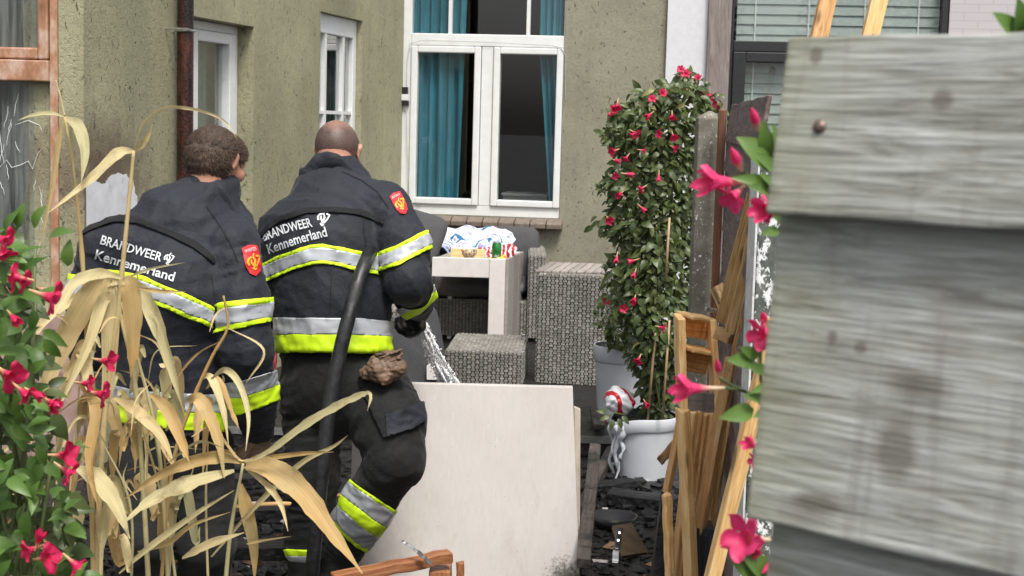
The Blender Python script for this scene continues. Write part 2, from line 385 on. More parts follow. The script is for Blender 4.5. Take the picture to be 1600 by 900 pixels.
# curtains, gathered cloth hanging inside
t = NT('teal_curtain'); f = t.noise(t.coord((1, 1, .3)), 9, 4); tcol = t.ramp(f, [(.3, (.038, .20, .29)), (.7, (.06, .29, .385))])
tr = t.n('ShaderNodeBsdfTranslucent'); t.l(tcol, tr.inputs[0]); mx = t.n('ShaderNodeMixShader'); mx.inputs[0].default_value = .2
t.fin(tcol, .8); t.l(t.b.outputs[0], mx.inputs[1]); t.l(tr.outputs[0], mx.inputs[2]); t.l(mx.outputs[0], t.out.inputs[0]); M['teal'] = t.m
def curtain(edge, zs, label, seed):
    nu, nz = 70, 24; vs = []; rr = random.Random(seed); ph = [rr.uniform(0, 6) for _ in range(4)]
    for j in range(nz + 1):
        q = j / nz; z = zs[0] + (zs[1] - zs[0]) * q; a, b = edge(q)
        for i in range(nu + 1):
            s_ = i / nu
            n = -.115 + .022 * math.sin(s_ * 34 + ph[0] + .8 * math.sin(q * 3 + ph[1])) + .014 * math.sin(s_ * 15 + ph[2] + q) + .006 * math.sin(s_ * 70 + ph[3])
            vs.append(WB.P(a + (b - a) * s_, n, z))
    fs = [(j * (nu + 1) + i, j * (nu + 1) + i + 1, (j + 1) * (nu + 1) + i + 1, (j + 1) * (nu + 1) + i) for j in range(nz) for i in range(nu)]
    o = mk('curtain', vs, fs, M['teal'], smooth=True); tag(o, label, 'curtain', 'teal curtains in the back window'); return o
zc0, zc1 = hb[2] - .05, hb[3] + .05
curtain(lambda q: (U(638), U(716 + 8 * q)), (zc0, zc1), 'broad teal curtain covering most of the pane behind the sofa cushion', 1)
curtain(lambda q: (U(862 - 24 * min(1, q * 1.5)), U(892)), (zc0, zc1), 'narrow teal curtain swept aside at the window edge by the bare wall', 2)
# pale block added in the room for the white bar in the pane
sm_ = MB(); sm_.wbox(WB, U(770), U(846), -.95, -.6, Z(300) - .05, Z(300) - .03); sm_.wbox(WB, U(772), U(844), -.93, -.62, .1, Z(300) - .051)
tag(sm_.build('placeholder', mat_plain('pale_block', (.5, .5, .5), .4)), 'low pale sideboard added in the dark room for the white bar in the pane', 'placeholder')
# --- side windows
for h, rec, nm in ((h1, .10, 1), (h2, .045, 2)):
    win = part_empty('window', house)
    u0, u1, z0, z1 = h; n0, n1 = -rec - .06, -rec
    rails(WS, win, 'frame', u0 + .002, u1 - .002, z0 + .002, z1 - .002, (.10, .07, .06, .05) if nm == 1 else (.075, .075, .05, .13), n0, n1, M['white_paint'])
    if nm == 1:
        rails(WS, win, 'sash', u0 + .17, u1 - .075, z0 + .065, z1 - .055, (.12, .09, .06, .06), n0 + .005, n1 + .018, M['white_paint'])
        m = MB(); m.wbox(WS, u0 + .13, u0 + .165, n0 + .005, n1 + .015, z0 + .065, z1 - .055); m.build('mullion', M['white_paint'], win)
    else:
        uu, du = u0 + .075, (u1 - u0 - .15)
        for k in (.24, .74):
            m = MB(); m.wbox(WS, uu + du * k - .02, uu + du * k + .02, n0 + .01, n1 - .004, z0 + .05, z1 - .13); m.build('glazing_bar', M['white_paint'], win)
        zz = WS.uz(530, 176)[1]; m = MB(); m.wbox(WS, uu, uu + du, n0 + .012, n1 - .007, zz - .012, zz + .012); m.build('glazing_bar', M['white_paint'], win)
    pane(WS, win, u0 + .075, u1 - .075, z0 + .05, z1 - .05, n0 + .03, M['glass'])
    m = MB(); k = 26
    for i in range(k):      # pale net behind the glass
        a, b = u0 + .05 + (u1 - u0 - .1) * i / k, u0 + .05 + (u1 - u0 - .1) * (i + 1) / k; da, db = .03 * math.sin(i * 1.3), .03 * math.sin((i + 1) * 1.3)
        m.add([WS.P(a, -rec - .14 + da, z0), WS.P(b, -rec - .14 + db, z0), WS.P(b, -rec - .14 + db, z1), WS.P(a, -rec - .14 + da, z1)], [(0, 1, 2, 3)])
    o = m.build('net_curtain', mat_plain('net_cloth_%d' % nm, (.30, .34, .30) if nm == 1 else (.10, .115, .11), .9), smooth=True)
    tag(o, 'pale greenish net curtain in the window beside the drainpipe' if nm == 1 else 'dim grey net curtain in the barred window behind the shaven firefighter', 'net curtain')
# --- front window with scorched frame and cracked glass
t = NT('scorched_frame'); f = t.noise(t.coord((2, 2, 1)), 5, 6, .65); g = t.noise(t.coord(), 40, 5)
col = t.ramp(f, [(.30, (.17, .075, .038)), (.5, (.40, .20, .11)), (.68, (.60, .45, .36))]); M['scorched'] = t.fin(t.mix(.25, col, t.ramp(g, [(.3, .3), (.6, 1)]), 'MULTIPLY'), .45, t.bump(g, .2, .003))
win = part_empty('window', house, 'heat-browned window with cracked glass')
Uf = lambda x, y=200: WF.uz(x, y, -.0)[0]; Zf = lambda y, x=50: WF.uz(x, y)[1]
rails(WF, win, 'frame', hf[0] + .002, hf[1] - .002, hf[2] + .002, hf[3] - .002, (.05, hf[1] - Uf(79), .06, .05), -.08, .006, M['scorched'])
m = MB(); m.wbox(WF, hf[0] + .05, Uf(79) - .001, -.078, .028, Zf(127), Zf(94)); m.build('transom', M['scorched'], win, bevel=.006)
rails(WF, win, 'sash', hf[0] + .052, Uf(77), Zf(94) + .004, hf[3] - .052, (.06, Uf(77) - Uf(61), Zf(76) - Zf(94), .06), -.07, .016, M['scorched'], .008)
pane(WF, win, hf[0] + .11, Uf(61), Zf(76), hf[3] - .11, -.03, M['dirty_glass'])
pane(WF, win, hf[0] + .05, Uf(79) - .001, hf[2] + .06, Zf(127) - .001, -.04, M['dirty_glass'])
t = NT('fracture'); M['fracture'] = t.fin((.75, .78, .78), .3)
cr_m = MB(); rr = random.Random(4)
def crack(p, w0=.0016):
    q = [WF.P(WF.uz(x, y)[0], -.034, WF.uz(x, y)[1]) for x, y in p]; cr_m.tube(q, [w0 * (.4 + .6 * math.sin(3.14 * i / (len(q) - 1))) for i in range(len(q))], 4)
for a in range(15):
    x, y = rr.uniform(-10, 72), rr.uniform(135, 430); L = rr.uniform(15, 65); an = rr.uniform(1.25, 1.95)
    crack([(x + math.cos(an) * L * k / 6 * -1 + rr.uniform(-1.2, 1.2), y + math.sin(an) * L * k / 6) for k in range(7)])
crack([(-5, 262), (6, 250), (14, 262), (28, 258), (40, 252), (47, 264), (55, 240), (62, 232)]); crack([(20, 195), (40, 188), (58, 196), (66, 214)]); crack([(62, 300), (60, 340), (70, 370), (74, 430)])
cr_m.build('crack', M['fracture'], win)
m = MB(); k = 30
for i in range(k):
    a, b = hf[0] + (uJ - hf[0]) * i / k, hf[0] + (uJ - hf[0]) * (i + 1) / k; da, db = .03 * math.sin(i * 1.1), .03 * math.sin((i + 1) * 1.1)
    m.add([WF.P(a, -.2 + da, .5), WF.P(b, -.2 + db, .5), WF.P(b, -.2 + db, 2.8), WF.P(a, -.2 + da, 2.8)], [(0, 1, 2, 3)])
tag(m.build('window_drape', mat_plain('smoked_drape', (.075, .083, .08), .9), smooth=True), 'smoke-grey drape hanging behind the cracked window glass', 'drape')
# --- drainpipe
M['pipe'] = NT('burnt_pipe'); t = M['pipe']; f = t.noise(t.coord((1, 1, .25)), 14, 6, .7); f2 = t.noise(t.coord(), 75, 3)
M['pipe'] = t.fin(t.ramp(f, [(.42, (.008, .006, .006)), (.55, (.05, .014, .008)), (.75, (.17, .055, .03))]), t.ramp(f2, [(.4, .1), (.6, .4)]), t.bump(f2, .5, .006))
ub = WS.uz(285, 150, .05)[0]; dp = thing('drainpipe', 'scorched brown drainpipe clamped to the olive side wall', 'drainpipe', WS.P(ub, .06, 0))
m = MB(); m.tube([WS.P(ub, .065, z) for z in np.linspace(0, 3.25, 14)], .043, 20); m.build('pipe', M['pipe'], dp, smooth=True)
zb = WS.uz(285, 48, .05)[1]; m = MB(); m.tube([WS.P(ub + .047 * math.cos(a), .065 + .047 * math.sin(a), zb) for a in np.linspace(0, 6.2832, 20)], .008, 6); m.build('bracket', M['steel'], dp, smooth=True)
m = MB(); m.tube([WS.P(ub, .11, zb), WS.P(ub - .1, .115, zb + .004), WS.P(ub - .1, 0, zb + .004)], .006, 6); m.build('bracket_screw', M['steel'], dp)
# --- cable stapled round the back window and its taped box
cb_ = thing('cable', 'thin grey cable stapled around the white window frame', 'cable', WB.P(U(640), .02, 1))
pp = [(640, 325), (637, 230), (635, 165), (637, 90), (641, 68), (660, 63), (760, 66), (860, 71), (876, 74), (884, 85), (884, 170)]
m = MB(); q = []
for i in range(len(pp) - 1):
    for k in range(6): q.append((pp[i][0] + (pp[i + 1][0] - pp[i][0]) * k / 6 + random.uniform(-.4, .4), pp[i][1] + (pp[i + 1][1] - pp[i][1]) * k / 6))
m.tube([WB.P(WB.uz(x, y)[0], .012, WB.uz(x, y)[1]) for x, y in q], .0028, 5); m.build('wire', mat_plain('grey_wire', (.42, .42, .41), .5), cb_)
jb = part_empty('junction', cb_)
for (ya, yb_, mt) in ((136, 147, 'black_plastic'), (147.3, 157, 'white_paint'), (157.3, 165, 'black_plastic')):
    m = MB(); x = 633 if ya < 150 else 634; m.wbox(WB, WB.uz(x - 6, ya)[0], WB.uz(x + 5, ya)[0], -.008, .022, WB.uz(x, yb_)[1], WB.uz(x, ya)[1]); m.build('tape', M[mt], jb, bevel=.003)

# ------------------------------------------------------------------ the neighbour's house
nb = thing('neighbour_house', 'neighbouring house with white pier, grey timber post and black window frame', 'house', WB.P(uE + 1, 0, 0))
Un = lambda x, n=0.0, y=60: WB.uz(x, y, n)[0]
m = MB(); m.wbox(WB, uE + .002, Un(1105, .05), -.3, .05, 0, 3.3); m.build('pier', mat_plain('white_pier', (.62, .62, .64), .7, .05, 30, .2, .002), nb)
M['grey_wood'] = mat_wood('weathered_post', (.16, .125, .11), (.27, .225, .205), (.36, .31, .29), .8)
def zbeam(W, u0, u1, n0, n1, z0, z1, name, mat, parent):
    """upright timber whose own X axis is its length"""
    L = z1 - z0; o = MB().box((0, 0, 0), (L, u1 - u0, n1 - n0)).build(name, mat, None, bevel=.006)
    a = W.P(u0, n0, z0); o.matrix_basis = Matrix(((0, W.U.x, W.N.x, a.x), (0, W.U.y, W.N.y, a.y), (1, W.U.z, W.N.z, a.z), (0, 0, 0, 1)))
    adopt(o, parent); return o
zbeam(WB, Un(1105, .05) + .003, Un(1141, .1), -.25, .10, 0, 3.3, 'timber_post', M['grey_wood'], nb)
ua, ue = Un(1141, .1) + .003, Un(1481)
zt0, zt1 = WB.uz(1180, 97)[1], WB.uz(1180, 64)[1]
nw = part_empty('window', nb, 'black framed window with closed pale blinds')
ul = Un(1146); m = MB(); m.wbox(WB, ua, ul, -.1, .0, 0, 3.3); m.wbox(WB, Un(1470), ue, -.1, 0, 0, 3.3); m.wbox(WB, ul + .001, Un(1470) - .001, -.098, .004, zt0 + .08, zt1); m.build('frame', M['black_frame'], nw, bevel=.005)
rails(WB, nw, 'sash', ul + .004, Un(1310), .9, zt0 + .076, (Un(1166) - ul, .1, .1, .076 - .0), -.09, .014, M['black_frame'])
rails(WB, nw, 'sash', Un(1312), Un(1470) - .004, .9, zt0 + .076, (.1, .1, .1, .076), -.09, .014, M['black_frame'])
pane(WB, nw, ul + .002, Un(1469), zt1, 3.3, -.05, M['glass']); pane(WB, nw, ul + .06, Un(1469), .95, zt0 + .002, -.05, M['glass'])
t = NT('white_brick'); bt = t.n('ShaderNodeTexBrick'); bt.inputs['Scale'].default_value = 1; bt.inputs['Brick Width'].default_value = .21; bt.inputs['Row Height'].default_value = .062; bt.inputs['Mortar Size'].default_value = .006
cm = t.n('ShaderNodeTexCoord'); sx = t.n('ShaderNodeSeparateXYZ'); t.l(cm.outputs['Object'], sx.inputs[0]); cx = t.n('ShaderNodeCombineXYZ'); t.l(sx.outputs[0], cx.inputs[0]); t.l(sx.outputs[2], cx.inputs[1]); t.l(cx.outputs[0], bt.inputs[0])
bt.inputs['Color1'].default_value = (.50, .465, .47, 1); bt.inputs['Color2'].default_value = (.48, .45, .455, 1); bt.inputs['Mortar'].default_value = (.43, .405, .41, 1)
M['white_brick'] = t.fin(bt.outputs[0], .8, t.bump(bt.outputs['Fac'], -.4, .006))
m = MB(); m.wbox(WB, ue + .001, ue + 3.5, -.3, .02, 0, 3.3); m.wbox(WB, ua, ue, -.3, -.002, 0, .898); m.build('brick_wall', M['white_brick'], nb)
m = MB(); a = [WB.P(ua, -.3, .02), WB.P(ue, -.3, .02), WB.P(ue, -.3, 3.28), WB.P(ua, -.3, 3.28)]; b = [p - WB.N * 1.5 for p in a]
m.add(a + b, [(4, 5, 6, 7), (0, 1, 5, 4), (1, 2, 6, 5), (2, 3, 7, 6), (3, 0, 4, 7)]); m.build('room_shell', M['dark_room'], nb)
m = MB(); m.wbox(WB, uE - .02, ue + 3.5, -.36, .14, 3.302, 3.4); m.build('coping', mat_plain('roof_edge_b', (.2, .2, .2), .6), nb)
M['slat'] = mat_plain('blind_slat', (.40, .44, .42), .6, .04)
for (lab, z0, z1, x1) in (('closed pale blind in the upper pane above the black transom', zt1 - .02, 3.25, 1469), ('closed pale blind in the lower black framed sash behind the dark fence', .95, zt0 + .02, 1469)):
    bl = thing('venetian_blind', lab, 'blind', WB.P(ul + .02, -.13, z0)); k = int((z1 - z0) / .078)
    sl_ = None
    for i in range(k):
        z = z0 + i * .078
        if sl_ is None:
            m = MB(); m.hexa([WB.P(ul + .02, -.115, z), WB.P(Un(x1), -.115, z), WB.P(Un(x1), -.117, z), WB.P(ul + .02, -.117, z), WB.P(ul + .02, -.128, z + .080), WB.P(Un(x1), -.128, z + .080), WB.P(Un(x1), -.130, z + .080), WB.P(ul + .02, -.130, z + .080)])
            sl_ = m.build('slat', M['slat'], bl)
        else:
            o = sl_.copy(); COL.objects.link(o); o.location = (0, 0, i * .078)
    for x in (1178, 1262, 1350, 1435):
        m = MB(); m.wbox(WB, Un(x), Un(x) + .012, -.112, -.1105, z0, z1); m.build('ladder_tape', M['white_paint'], bl)

# ------------------------------------------------------------------ shared builders
def beam(name, p0, p1, w, t, mat, parent=None, upv=(0, 0, 1), bevel=.003, wob=.0012, seg=8, broken=0):
    """a sawn timber from p0 to p1, its own X axis along the grain; w across (upv x axis), t along upv"""
    p0, p1 = Vector(p0), Vector(p1); x = (p1 - p0); L = x.length; x.normalize(); u = Vector(upv); z = (u - x * u.dot(x)).normalized(); y = z.cross(x)
    m = MB(); rr = random.Random(hash((round(p0.x, 4), round(p0.z, 4), round(L, 4))) & 0xffff); n = []
    for i in range(seg + 1):
        a = L * i / seg; dy, dz = rr.uniform(-wob, wob), rr.uniform(-wob, wob)
        for sy, sz in ((-1, -1), (1, -1), (1, 1), (-1, 1)):
            e = rr.uniform(-broken, broken) if i in (0, seg) else 0
            m.v.append(Vector((a + e, sy * w / 2 + dy, sz * t / 2 + dz)))
    for i in range(seg):
        for j in range(4): m.f.append((i * 4 + j, i * 4 + (j + 1) % 4, i * 4 + 4 + (j + 1) % 4, i * 4 + 4 + j))
    m.f.append((3, 2, 1, 0)); m.f.append(tuple(seg * 4 + j for j in range(4)))
    o = m.build(name, mat, None, bevel=bevel)
    o.matrix_basis = Matrix(((x.x, y.x, z.x, p0.x), (x.y, y.y, z.y, p0.y), (x.z, y.z, z.z, p0.z), (0, 0, 0, 1)))
    if parent is not None: adopt(o, parent)
    return o
def cushion(name, c, size, rot, mat, label, cat, p=3.2, group=None, sag=.0):
    n = 22; vs = []; fs = []
    def se(a, q): return math.copysign(abs(a) ** q, a)
    for i in range(n + 1):
        th = -math.pi / 2 + math.pi * i / n
        for j in range(2 * n):
            ph = math.pi * j / n
            x, y, z = se(math.cos(th), .55) * se(math.cos(ph), .35), se(math.cos(th), .55) * se(math.sin(ph), .35), se(math.sin(th), .75)
            e = (abs(x) ** 3 + abs(y) ** 3) / 2; z *= 1 - .35 * e
            k = .03 * math.sin(7 * x + 3 * y * y + 2 * z) + .02 * math.sin(11 * y - 5 * x)
            vs.append(Vector((x * size[0] / 2, y * size[1] / 2, z * size[2] / 2 * (1 + 2 * k) - sag * (1 - x * x))))
    for i in range(n):
        for j in range(2 * n): fs.append((i * 2 * n + j, i * 2 * n + (j + 1) % (2 * n), (i + 1) * 2 * n + (j + 1) % (2 * n), (i + 1) * 2 * n + j))
    o = mk(name, vs, fs, mat, None, True); o.location = c; o.rotation_euler = rot
    return tag(o, label, cat, group)
M['wicker'] = None
t = NT('grey_wicker'); geo = t.n('ShaderNodeNewGeometry'); f = t.noise(t.coord(), 6, 4)
col = t.mix(geo.outputs['Random Per Island'], (.20, .188, .165), (.345, .328, .293)); M['wicker'] = t.fin(t.mix(.35, col, t.ramp(f, [(.35, .4), (.65, 1)]), 'MULTIPLY'), .5)
M['wicker_dark'] = mat_plain('wicker_core', (.085, .078, .068), .7)
def weave(m, o, U_, V_, w_, h_, cu_=.025, cv_=.015):
    N_ = U_.cross(V_).normalized(); nu, nv = max(2, round(w_ / cu_)), max(2, round(h_ / cv_)); du, dv = w_ / nu, h_ / nv
    for i in range(nu):
        for j in range(nv):
            over = (i + j) % 2 == 0; jt = random.uniform(-.0012, .0012)
            a, b, hh = (.52, .40, .009) if over else (.30, .62, .007)
            c = o + U_ * (du * (i + .5)) + V_ * (dv * (j + .5) + jt)
            x, y = U_ * du * a, V_ * dv * b; n1 = N_ * (hh + jt)
            vs = [c - x - y, c + x - y, c + x + y, c - x + y, c - x * .75 - y * .72 + n1, c + x * .75 - y * .72 + n1, c + x * .75 + y * .72 + n1, c - x * .75 + y * .72 + n1]
            m.add(vs, [(4, 5, 6, 7), (0, 1, 5, 4), (1, 2, 6, 5), (2, 3, 7, 6), (3, 0, 4, 7)])
def wbasket(parent, c, sx, sy, sz, rz, name='woven_body', top=True, rx=0.0):
    """a woven box: dark core with strands over and under; c is the middle of its base"""
    Mt = Matrix.Translation(c) @ Matrix.Rotation(rz, 4, 'Z') @ Matrix.Rotation(rx, 4, 'Y'); m = MB()
    q = MB(); q.box((-sx / 2, -sy / 2, 0), (sx / 2, sy / 2, sz)); core = mk('core', [Mt @ v for v in q.v], q.f, M['wicker_dark'], parent)
    X, Y, Zv = (Mt.to_3x3() @ Vector(v) for v in ((1, 0, 0), (0, 1, 0), (0, 0, 1)))
    e = .001
    weave(m, Mt @ Vector((-sx / 2, -sy / 2 - e, 0)), X, Zv, sx, sz); weave(m, Mt @ Vector((sx / 2 + e, -sy / 2, 0)), Y, Zv, sy, sz)
    weave(m, Mt @ Vector((-sx / 2 - e, sy / 2, 0)), -Y, Zv, sy, sz); weave(m, Mt @ Vector((sx / 2, sy / 2 + e, 0)), -X, Zv, sx, sz)
    if top: weave(m, Mt @ Vector((-sx / 2, -sy / 2, sz + e)), X, Y, sx, sy)
    return m.build(name, M['wicker'], parent, kind='stuff')

# ------------------------------------------------------------------ garden furniture
M['cushion'] = mat_plain('charcoal_cloth', (.062, .062, .065), .9, .25, 140, .3, .002)
M['taupe'] = mat_plain('taupe_cloth', (.17, .155, .14), .9, .2, 120, .3, .002)
D0 = 11.1; zz = lambda y, D=D0, x=760: at(x, y, D).z; xx = lambda x, D=D0, y=400: at(x, y, D).x
sx0, sx1 = xx(656), xx(852)
sofa = thing('wicker_sofa', 'grey wicker garden sofa with charcoal cushions under the wide window', 'sofa', ((sx0 + sx1) / 2, D0 + .4, DZ))
cxm = (sx0 + sx1) / 2
wbasket(sofa, Vector((cxm, D0 + .42, DZ + .03)), sx1 - sx0 - .24, .8, zz(472) - DZ - .03, 0, 'seat_base')
for nm_, x in (('armrest', sx0 + .055), ('armrest', sx1 - .055)): wbasket(sofa, Vector((x, D0 + .40, DZ + .03)), .11, .84, zz(398) - DZ - .03, 0, nm_)
wbasket(sofa, Vector((cxm, D0 + .86, DZ + .03)), sx1 - sx0 - .24, .08, .62, 0, 'back_panel')
for x in (sx0 + .05, sx1 - .05):
    for y in (D0 + .04, D0 + .82): m = MB(); m.box((x - .025, y - .025, DZ), (x + .025, y + .025, DZ + .032)); m.build('foot', M['black_plastic'], sofa)
cushion('seat_cushion', (cxm, D0 + .38, zz(472) + .095), (sx1 - sx0 - .25, .78, .19), (0, 0, 0), mat_plain('seat_cloth', (.13, .13, .135), .9, .2, 140, .3, .002), 'flat charcoal seat cushion lying on the wicker sofa', 'cushion')  # charcoal cloth, its colour lightened to offset the shade under the table
cushion('back_cushion', (xx(800, 11.7), D0 + .66, .665), (.42, .46, .16), (R(78), 0, R(-4)), M['cushion'], 'charcoal cushion propped against the sofa back beside the table', 'cushion')
cushion('back_cushion', (xx(716, 11.7), D0 + .66, .64), (.44, .46, .16), (R(78), 0, R(3)), M['cushion'], 'charcoal cushion under the patterned cloth on the sofa', 'cushion')
cushion('throw_pillow', at(706, 437, 11.2), (.34, .26, .14), (R(68), R(2), 0), M['taupe'], 'small taupe pillow on the sofa seat under the table bar', 'pillow')
cushion('throw_pillow', at(646, 372, 10.9), (.42, .42, .17), (R(60), R(14), R(-10)), M['cushion'], 'charcoal cushion slumped between the sofa arm and the shaven firefighter', 'cushion')
cushion('seat_pad', at(428, 375, 9.6), (.30, .40, .16), (R(82), 0, R(20)), M['cushion'], 'dark grey cushion upright against the side wall between the firefighters', 'cushion')
# patterned cloth thrown over the sofa back
t = NT('paisley_cloth'); v = t.coord(); wv = t.n('ShaderNodeTexWave', wave_type='RINGS'); t.l(v, wv.inputs[0]); wv.inputs['Scale'].default_value = 6; wv.inputs['Distortion'].default_value = 9; wv.inputs['Detail'].default_value = 1.5; wv.inputs['Detail Scale'].default_value = 1.6
wv.inputs['Phase Offset'].default_value = 2
line = t.ramp(wv.outputs['Fac'], [(.10, 1), (.22, 0)]); area = t.ramp(t.noise(v, 5.5, 2), [(.44, 0), (.5, 1)])
c1 = t.mix(t.noise(v, 4, 2, .5), (.02, .03, .16), (.03, .28, .42)); base = t.mix(t.math('MULTIPLY', t.ramp(wv.outputs['Fac'], [(.5, 0), (.75, .8)]), area), (.72, .70, .74), (.30, .30, .62))
M['paisley'] = t.fin(t.mix(t.math('MULTIPLY', line, area), base, c1), .85)
poly_t = [(680, 362), (690, 354), (712, 358), (730, 353), (745, 357), (762, 354), (775, 357), (788, 357), (800, 366)]
poly_b = [(682, 378), (700, 396), (712, 402), (730, 405), (745, 405), (762, 404), (778, 402), (792, 396), (806, 374)]
vs = []; nu, nv = 64, 22
for j in range(nv + 1):
    q = j / nv
    for i in range(nu + 1):
        s_ = i / nu * (len(poly_t) - 1); k = min(int(s_), len(poly_t) - 2); fr_ = s_ - k
        tx = poly_t[k][0] + (poly_t[k + 1][0] - poly_t[k][0]) * fr_; ty = poly_t[k][1] + (poly_t[k + 1][1] - poly_t[k][1]) * fr_
        bx = poly_b[k][0] + (poly_b[k + 1][0] - poly_b[k][0]) * fr_; by = poly_b[k][1] + (poly_b[k + 1][1] - poly_b[k][1]) * fr_
        D = 11.62 - .22 * q + .020 * math.sin(i * .21 + 5 * q) + .012 * math.sin(i * .43 - 9 * q) + .010 * math.sin(q * 14 + i * .12) + .06 * (q < .12)
        vs.append(at(tx + (bx - tx) * q, ty + (by - ty) * q - 1.2 * math.sin(i * .31) * (1 - q), D))
fs = [(j * (nu + 1) + i, j * (nu + 1) + i + 1, (j + 1) * (nu + 1) + i + 1, (j + 1) * (nu + 1) + i) for j in range(nv) for i in range(nu)]
o = mk('throw_cloth', vs, fs, M['paisley'], None, True); sol = o.modifiers.new('s', 'SOLIDIFY'); sol.thickness = .008
tag(o, 'white cloth with blue and purple paisley swirls over the sofa back', 'cloth')
# white table
M['white_wash'] = mat_plain('white_board', (.66, .625, .595), .6, .06, 18, .1, .002, grime=(40, .72, (.12, .11, .1)))
M['taupe_wood'] = mat_wood('taupe_plank', (.22, .19, .165), (.31, .275, .25), (.36, .33, .30), .7, 1, False)
DT = 10.6; tz = zz(404, DT); tl, tr_ = at(675, 410, DT), at(790, 410, DT); dv = (at(815, 392, 11.27) - at(790, 404, DT)); dv.z = 0; dv = dv.normalized()
table = thing('garden_table', 'whitewashed open frame table standing before the wicker sofa', 'table', (tr_.x, DT, DZ))
dep = .64; ex = Vector((1, 0, 0)); al = (Vector((0, 1, 0)) - ex * 0)
def tb(name, x0, x1, d0, d1, z0, z1, mat):
    m = MB(); P_ = lambda x, d, z: Vector((x, DT, z)) + dv * d
    m.hexa([P_(x0, d0, z0), P_(x1, d0, z0), P_(x1, d1, z0), P_(x0, d1, z0), P_(x0, d0, z1), P_(x1, d0, z1), P_(x1, d1, z1), P_(x0, d1, z1)]); return m.build(name, mat, table, bevel=.004)
tb('apron', tl.x, tr_.x - .114, 0, .03, tz - .135, tz, M['white_wash']); tb('leg', tr_.x - .112, tr_.x - .001, 0, .03, DZ, tz, M['white_wash'])
tb('apron', tl.x, tr_.x - .114, dep - .03, dep, tz - .135, tz, M['white_wash']); tb('leg', tr_.x - .112, tr_.x - .001, dep - .03, dep, DZ, tz, M['white_wash'])
tb('leg', tl.x, tl.x + .03, dep - .03 - .06, dep - .032, DZ, tz - .136, M['white_wash'])
tb('tabletop', tl.x, tr_.x - .002, .032, dep - .032, tz - .03, tz - .012, M['taupe_wood'])
for k in range(3): tb('side_plank', tr_.x + .001, tr_.x + .022, dep * k / 3 + .002, dep * (k + 1) / 3 - .002, DZ, tz + .003, M['taupe_wood'])
TT = lambda px, py, d: (lambda q: q)(at(px, py, DT + d))
M['pine'] = mat_wood('pine', (.60, .34, .13), (.80, .52, .24), (.88, .64, .36), .55)
beam('crate_board', at(704, 396, DT + .2), at(758, 398, DT + .2), .015, .075, M['pine'], None, (0, 0, 1)); tag(bpy.data.objects['crate_board'], 'upright orange pine board on the table behind the bowl', 'board')
t = NT('spotted_glaze'); vo = t.n('ShaderNodeTexVoronoi'); vo.inputs['Scale'].default_value = 70; t.l(t.coord(), vo.inputs['Vector']); M['bowl'] = t.fin(t.ramp(vo.outputs['Distance'], [(.25, (.05, .025, .012)), (.5, (.55, .4, .25))]), .25)
bc = at(733, 400, DT + .1); zt_ = tz - .012
bw = MB(); bw.lathe((bc.x, bc.y, zt_), [(.0, .0), (.028, 0), (.03, .006), (.05, .03), (.058, .062), (.055, .062), (.047, .03), (.0, .012)], 28)
tag(bw.build('bowl', M['bowl'], None, True), 'small brown spotted bowl on the white table', 'bowl')
cc = at(776, 395, DT + .09); can = thing('drink_can', 'green drink can standing on the white table', 'can', (cc.x, cc.y, zt_))
M['can'] = mat_plain('green_can', (.03, .22, .06), .25, .1, Metallic=.5)
bw = MB(); bw.lathe((cc.x, cc.y, zt_), [(0, .002), (.026, .0), (.033, .008), (.033, .105), (.026, .116), (.026, .119), (.024, .115), (0, .115)], 24); bw.build('body', M['can'], can, True)
bw = MB(); bw.lathe((cc.x, cc.y, zt_), [(.0262, .1165), (.0275, .1185), (.0262, .1205), (.0250, .1185), (.0262, .1165)], 24); bw.build('rim', M['steel'], can, True)
tcv = bpy.data.curves.new('mark', 'FONT'); tcv.body = 'dol'; tcv.size = .028; tcv.align_x = 'CENTER'; to = bpy.data.objects.new('tmp', tcv); COL.objects.link(to)
me = bpy.data.meshes.new_from_object(to.evaluated_get(bpy.context.evaluated_depsgraph_get())); bpy.data.objects.remove(to)
for q in me.vertices: a = q.co.x / .034; q.co = Vector((cc.x + .0337 * math.sin(a), cc.y - .0337 * math.cos(a), zt_ + .018 + q.co.y))
mko('lettering', me, M['white_paint'], can)
def crumple(name, polyA, polyB, Da, Db, mat, label, cat, amp=.02, nu=30, nv=14, seed=1):
    rr = random.Random(seed); ph = [rr.uniform(0, 6) for _ in range(6)]; vs = []
    ip = lambda P_, s_: (lambda k: (P_[k][0] + (P_[k + 1][0] - P_[k][0]) * (s_ - k), P_[k][1] + (P_[k + 1][1] - P_[k][1]) * (s_ - k)))(min(int(s_), len(P_) - 2))
    for j in range(nv + 1):
        for i in range(nu + 1):
            a, b = ip(polyA, i / nu * (len(polyA) - 1)), ip(polyB, i / nu * (len(polyB) - 1)); q = j / nv
            D = Da + (Db - Da) * q + amp * (math.sin(i * .8 + ph[0] + 2 * math.sin(q * 5)) + .6 * math.sin(q * 9 + i * .3 + ph[1]) + .4 * math.sin(i * 1.7 + q * 11 + ph[2]))
            vs.append(at(a[0] + (b[0] - a[0]) * q, a[1] + (b[1] - a[1]) * q, D))
    fs = [(j * (nu + 1) + i, j * (nu + 1) + i + 1, (j + 1) * (nu + 1) + i + 1, (j + 1) * (nu + 1) + i) for j in range(nv) for i in range(nu)]
    o = mk(name, vs, fs, mat, None, True); s_ = o.modifiers.new('s', 'SOLIDIFY'); s_.thickness = .004
    return tag(o, label, cat)
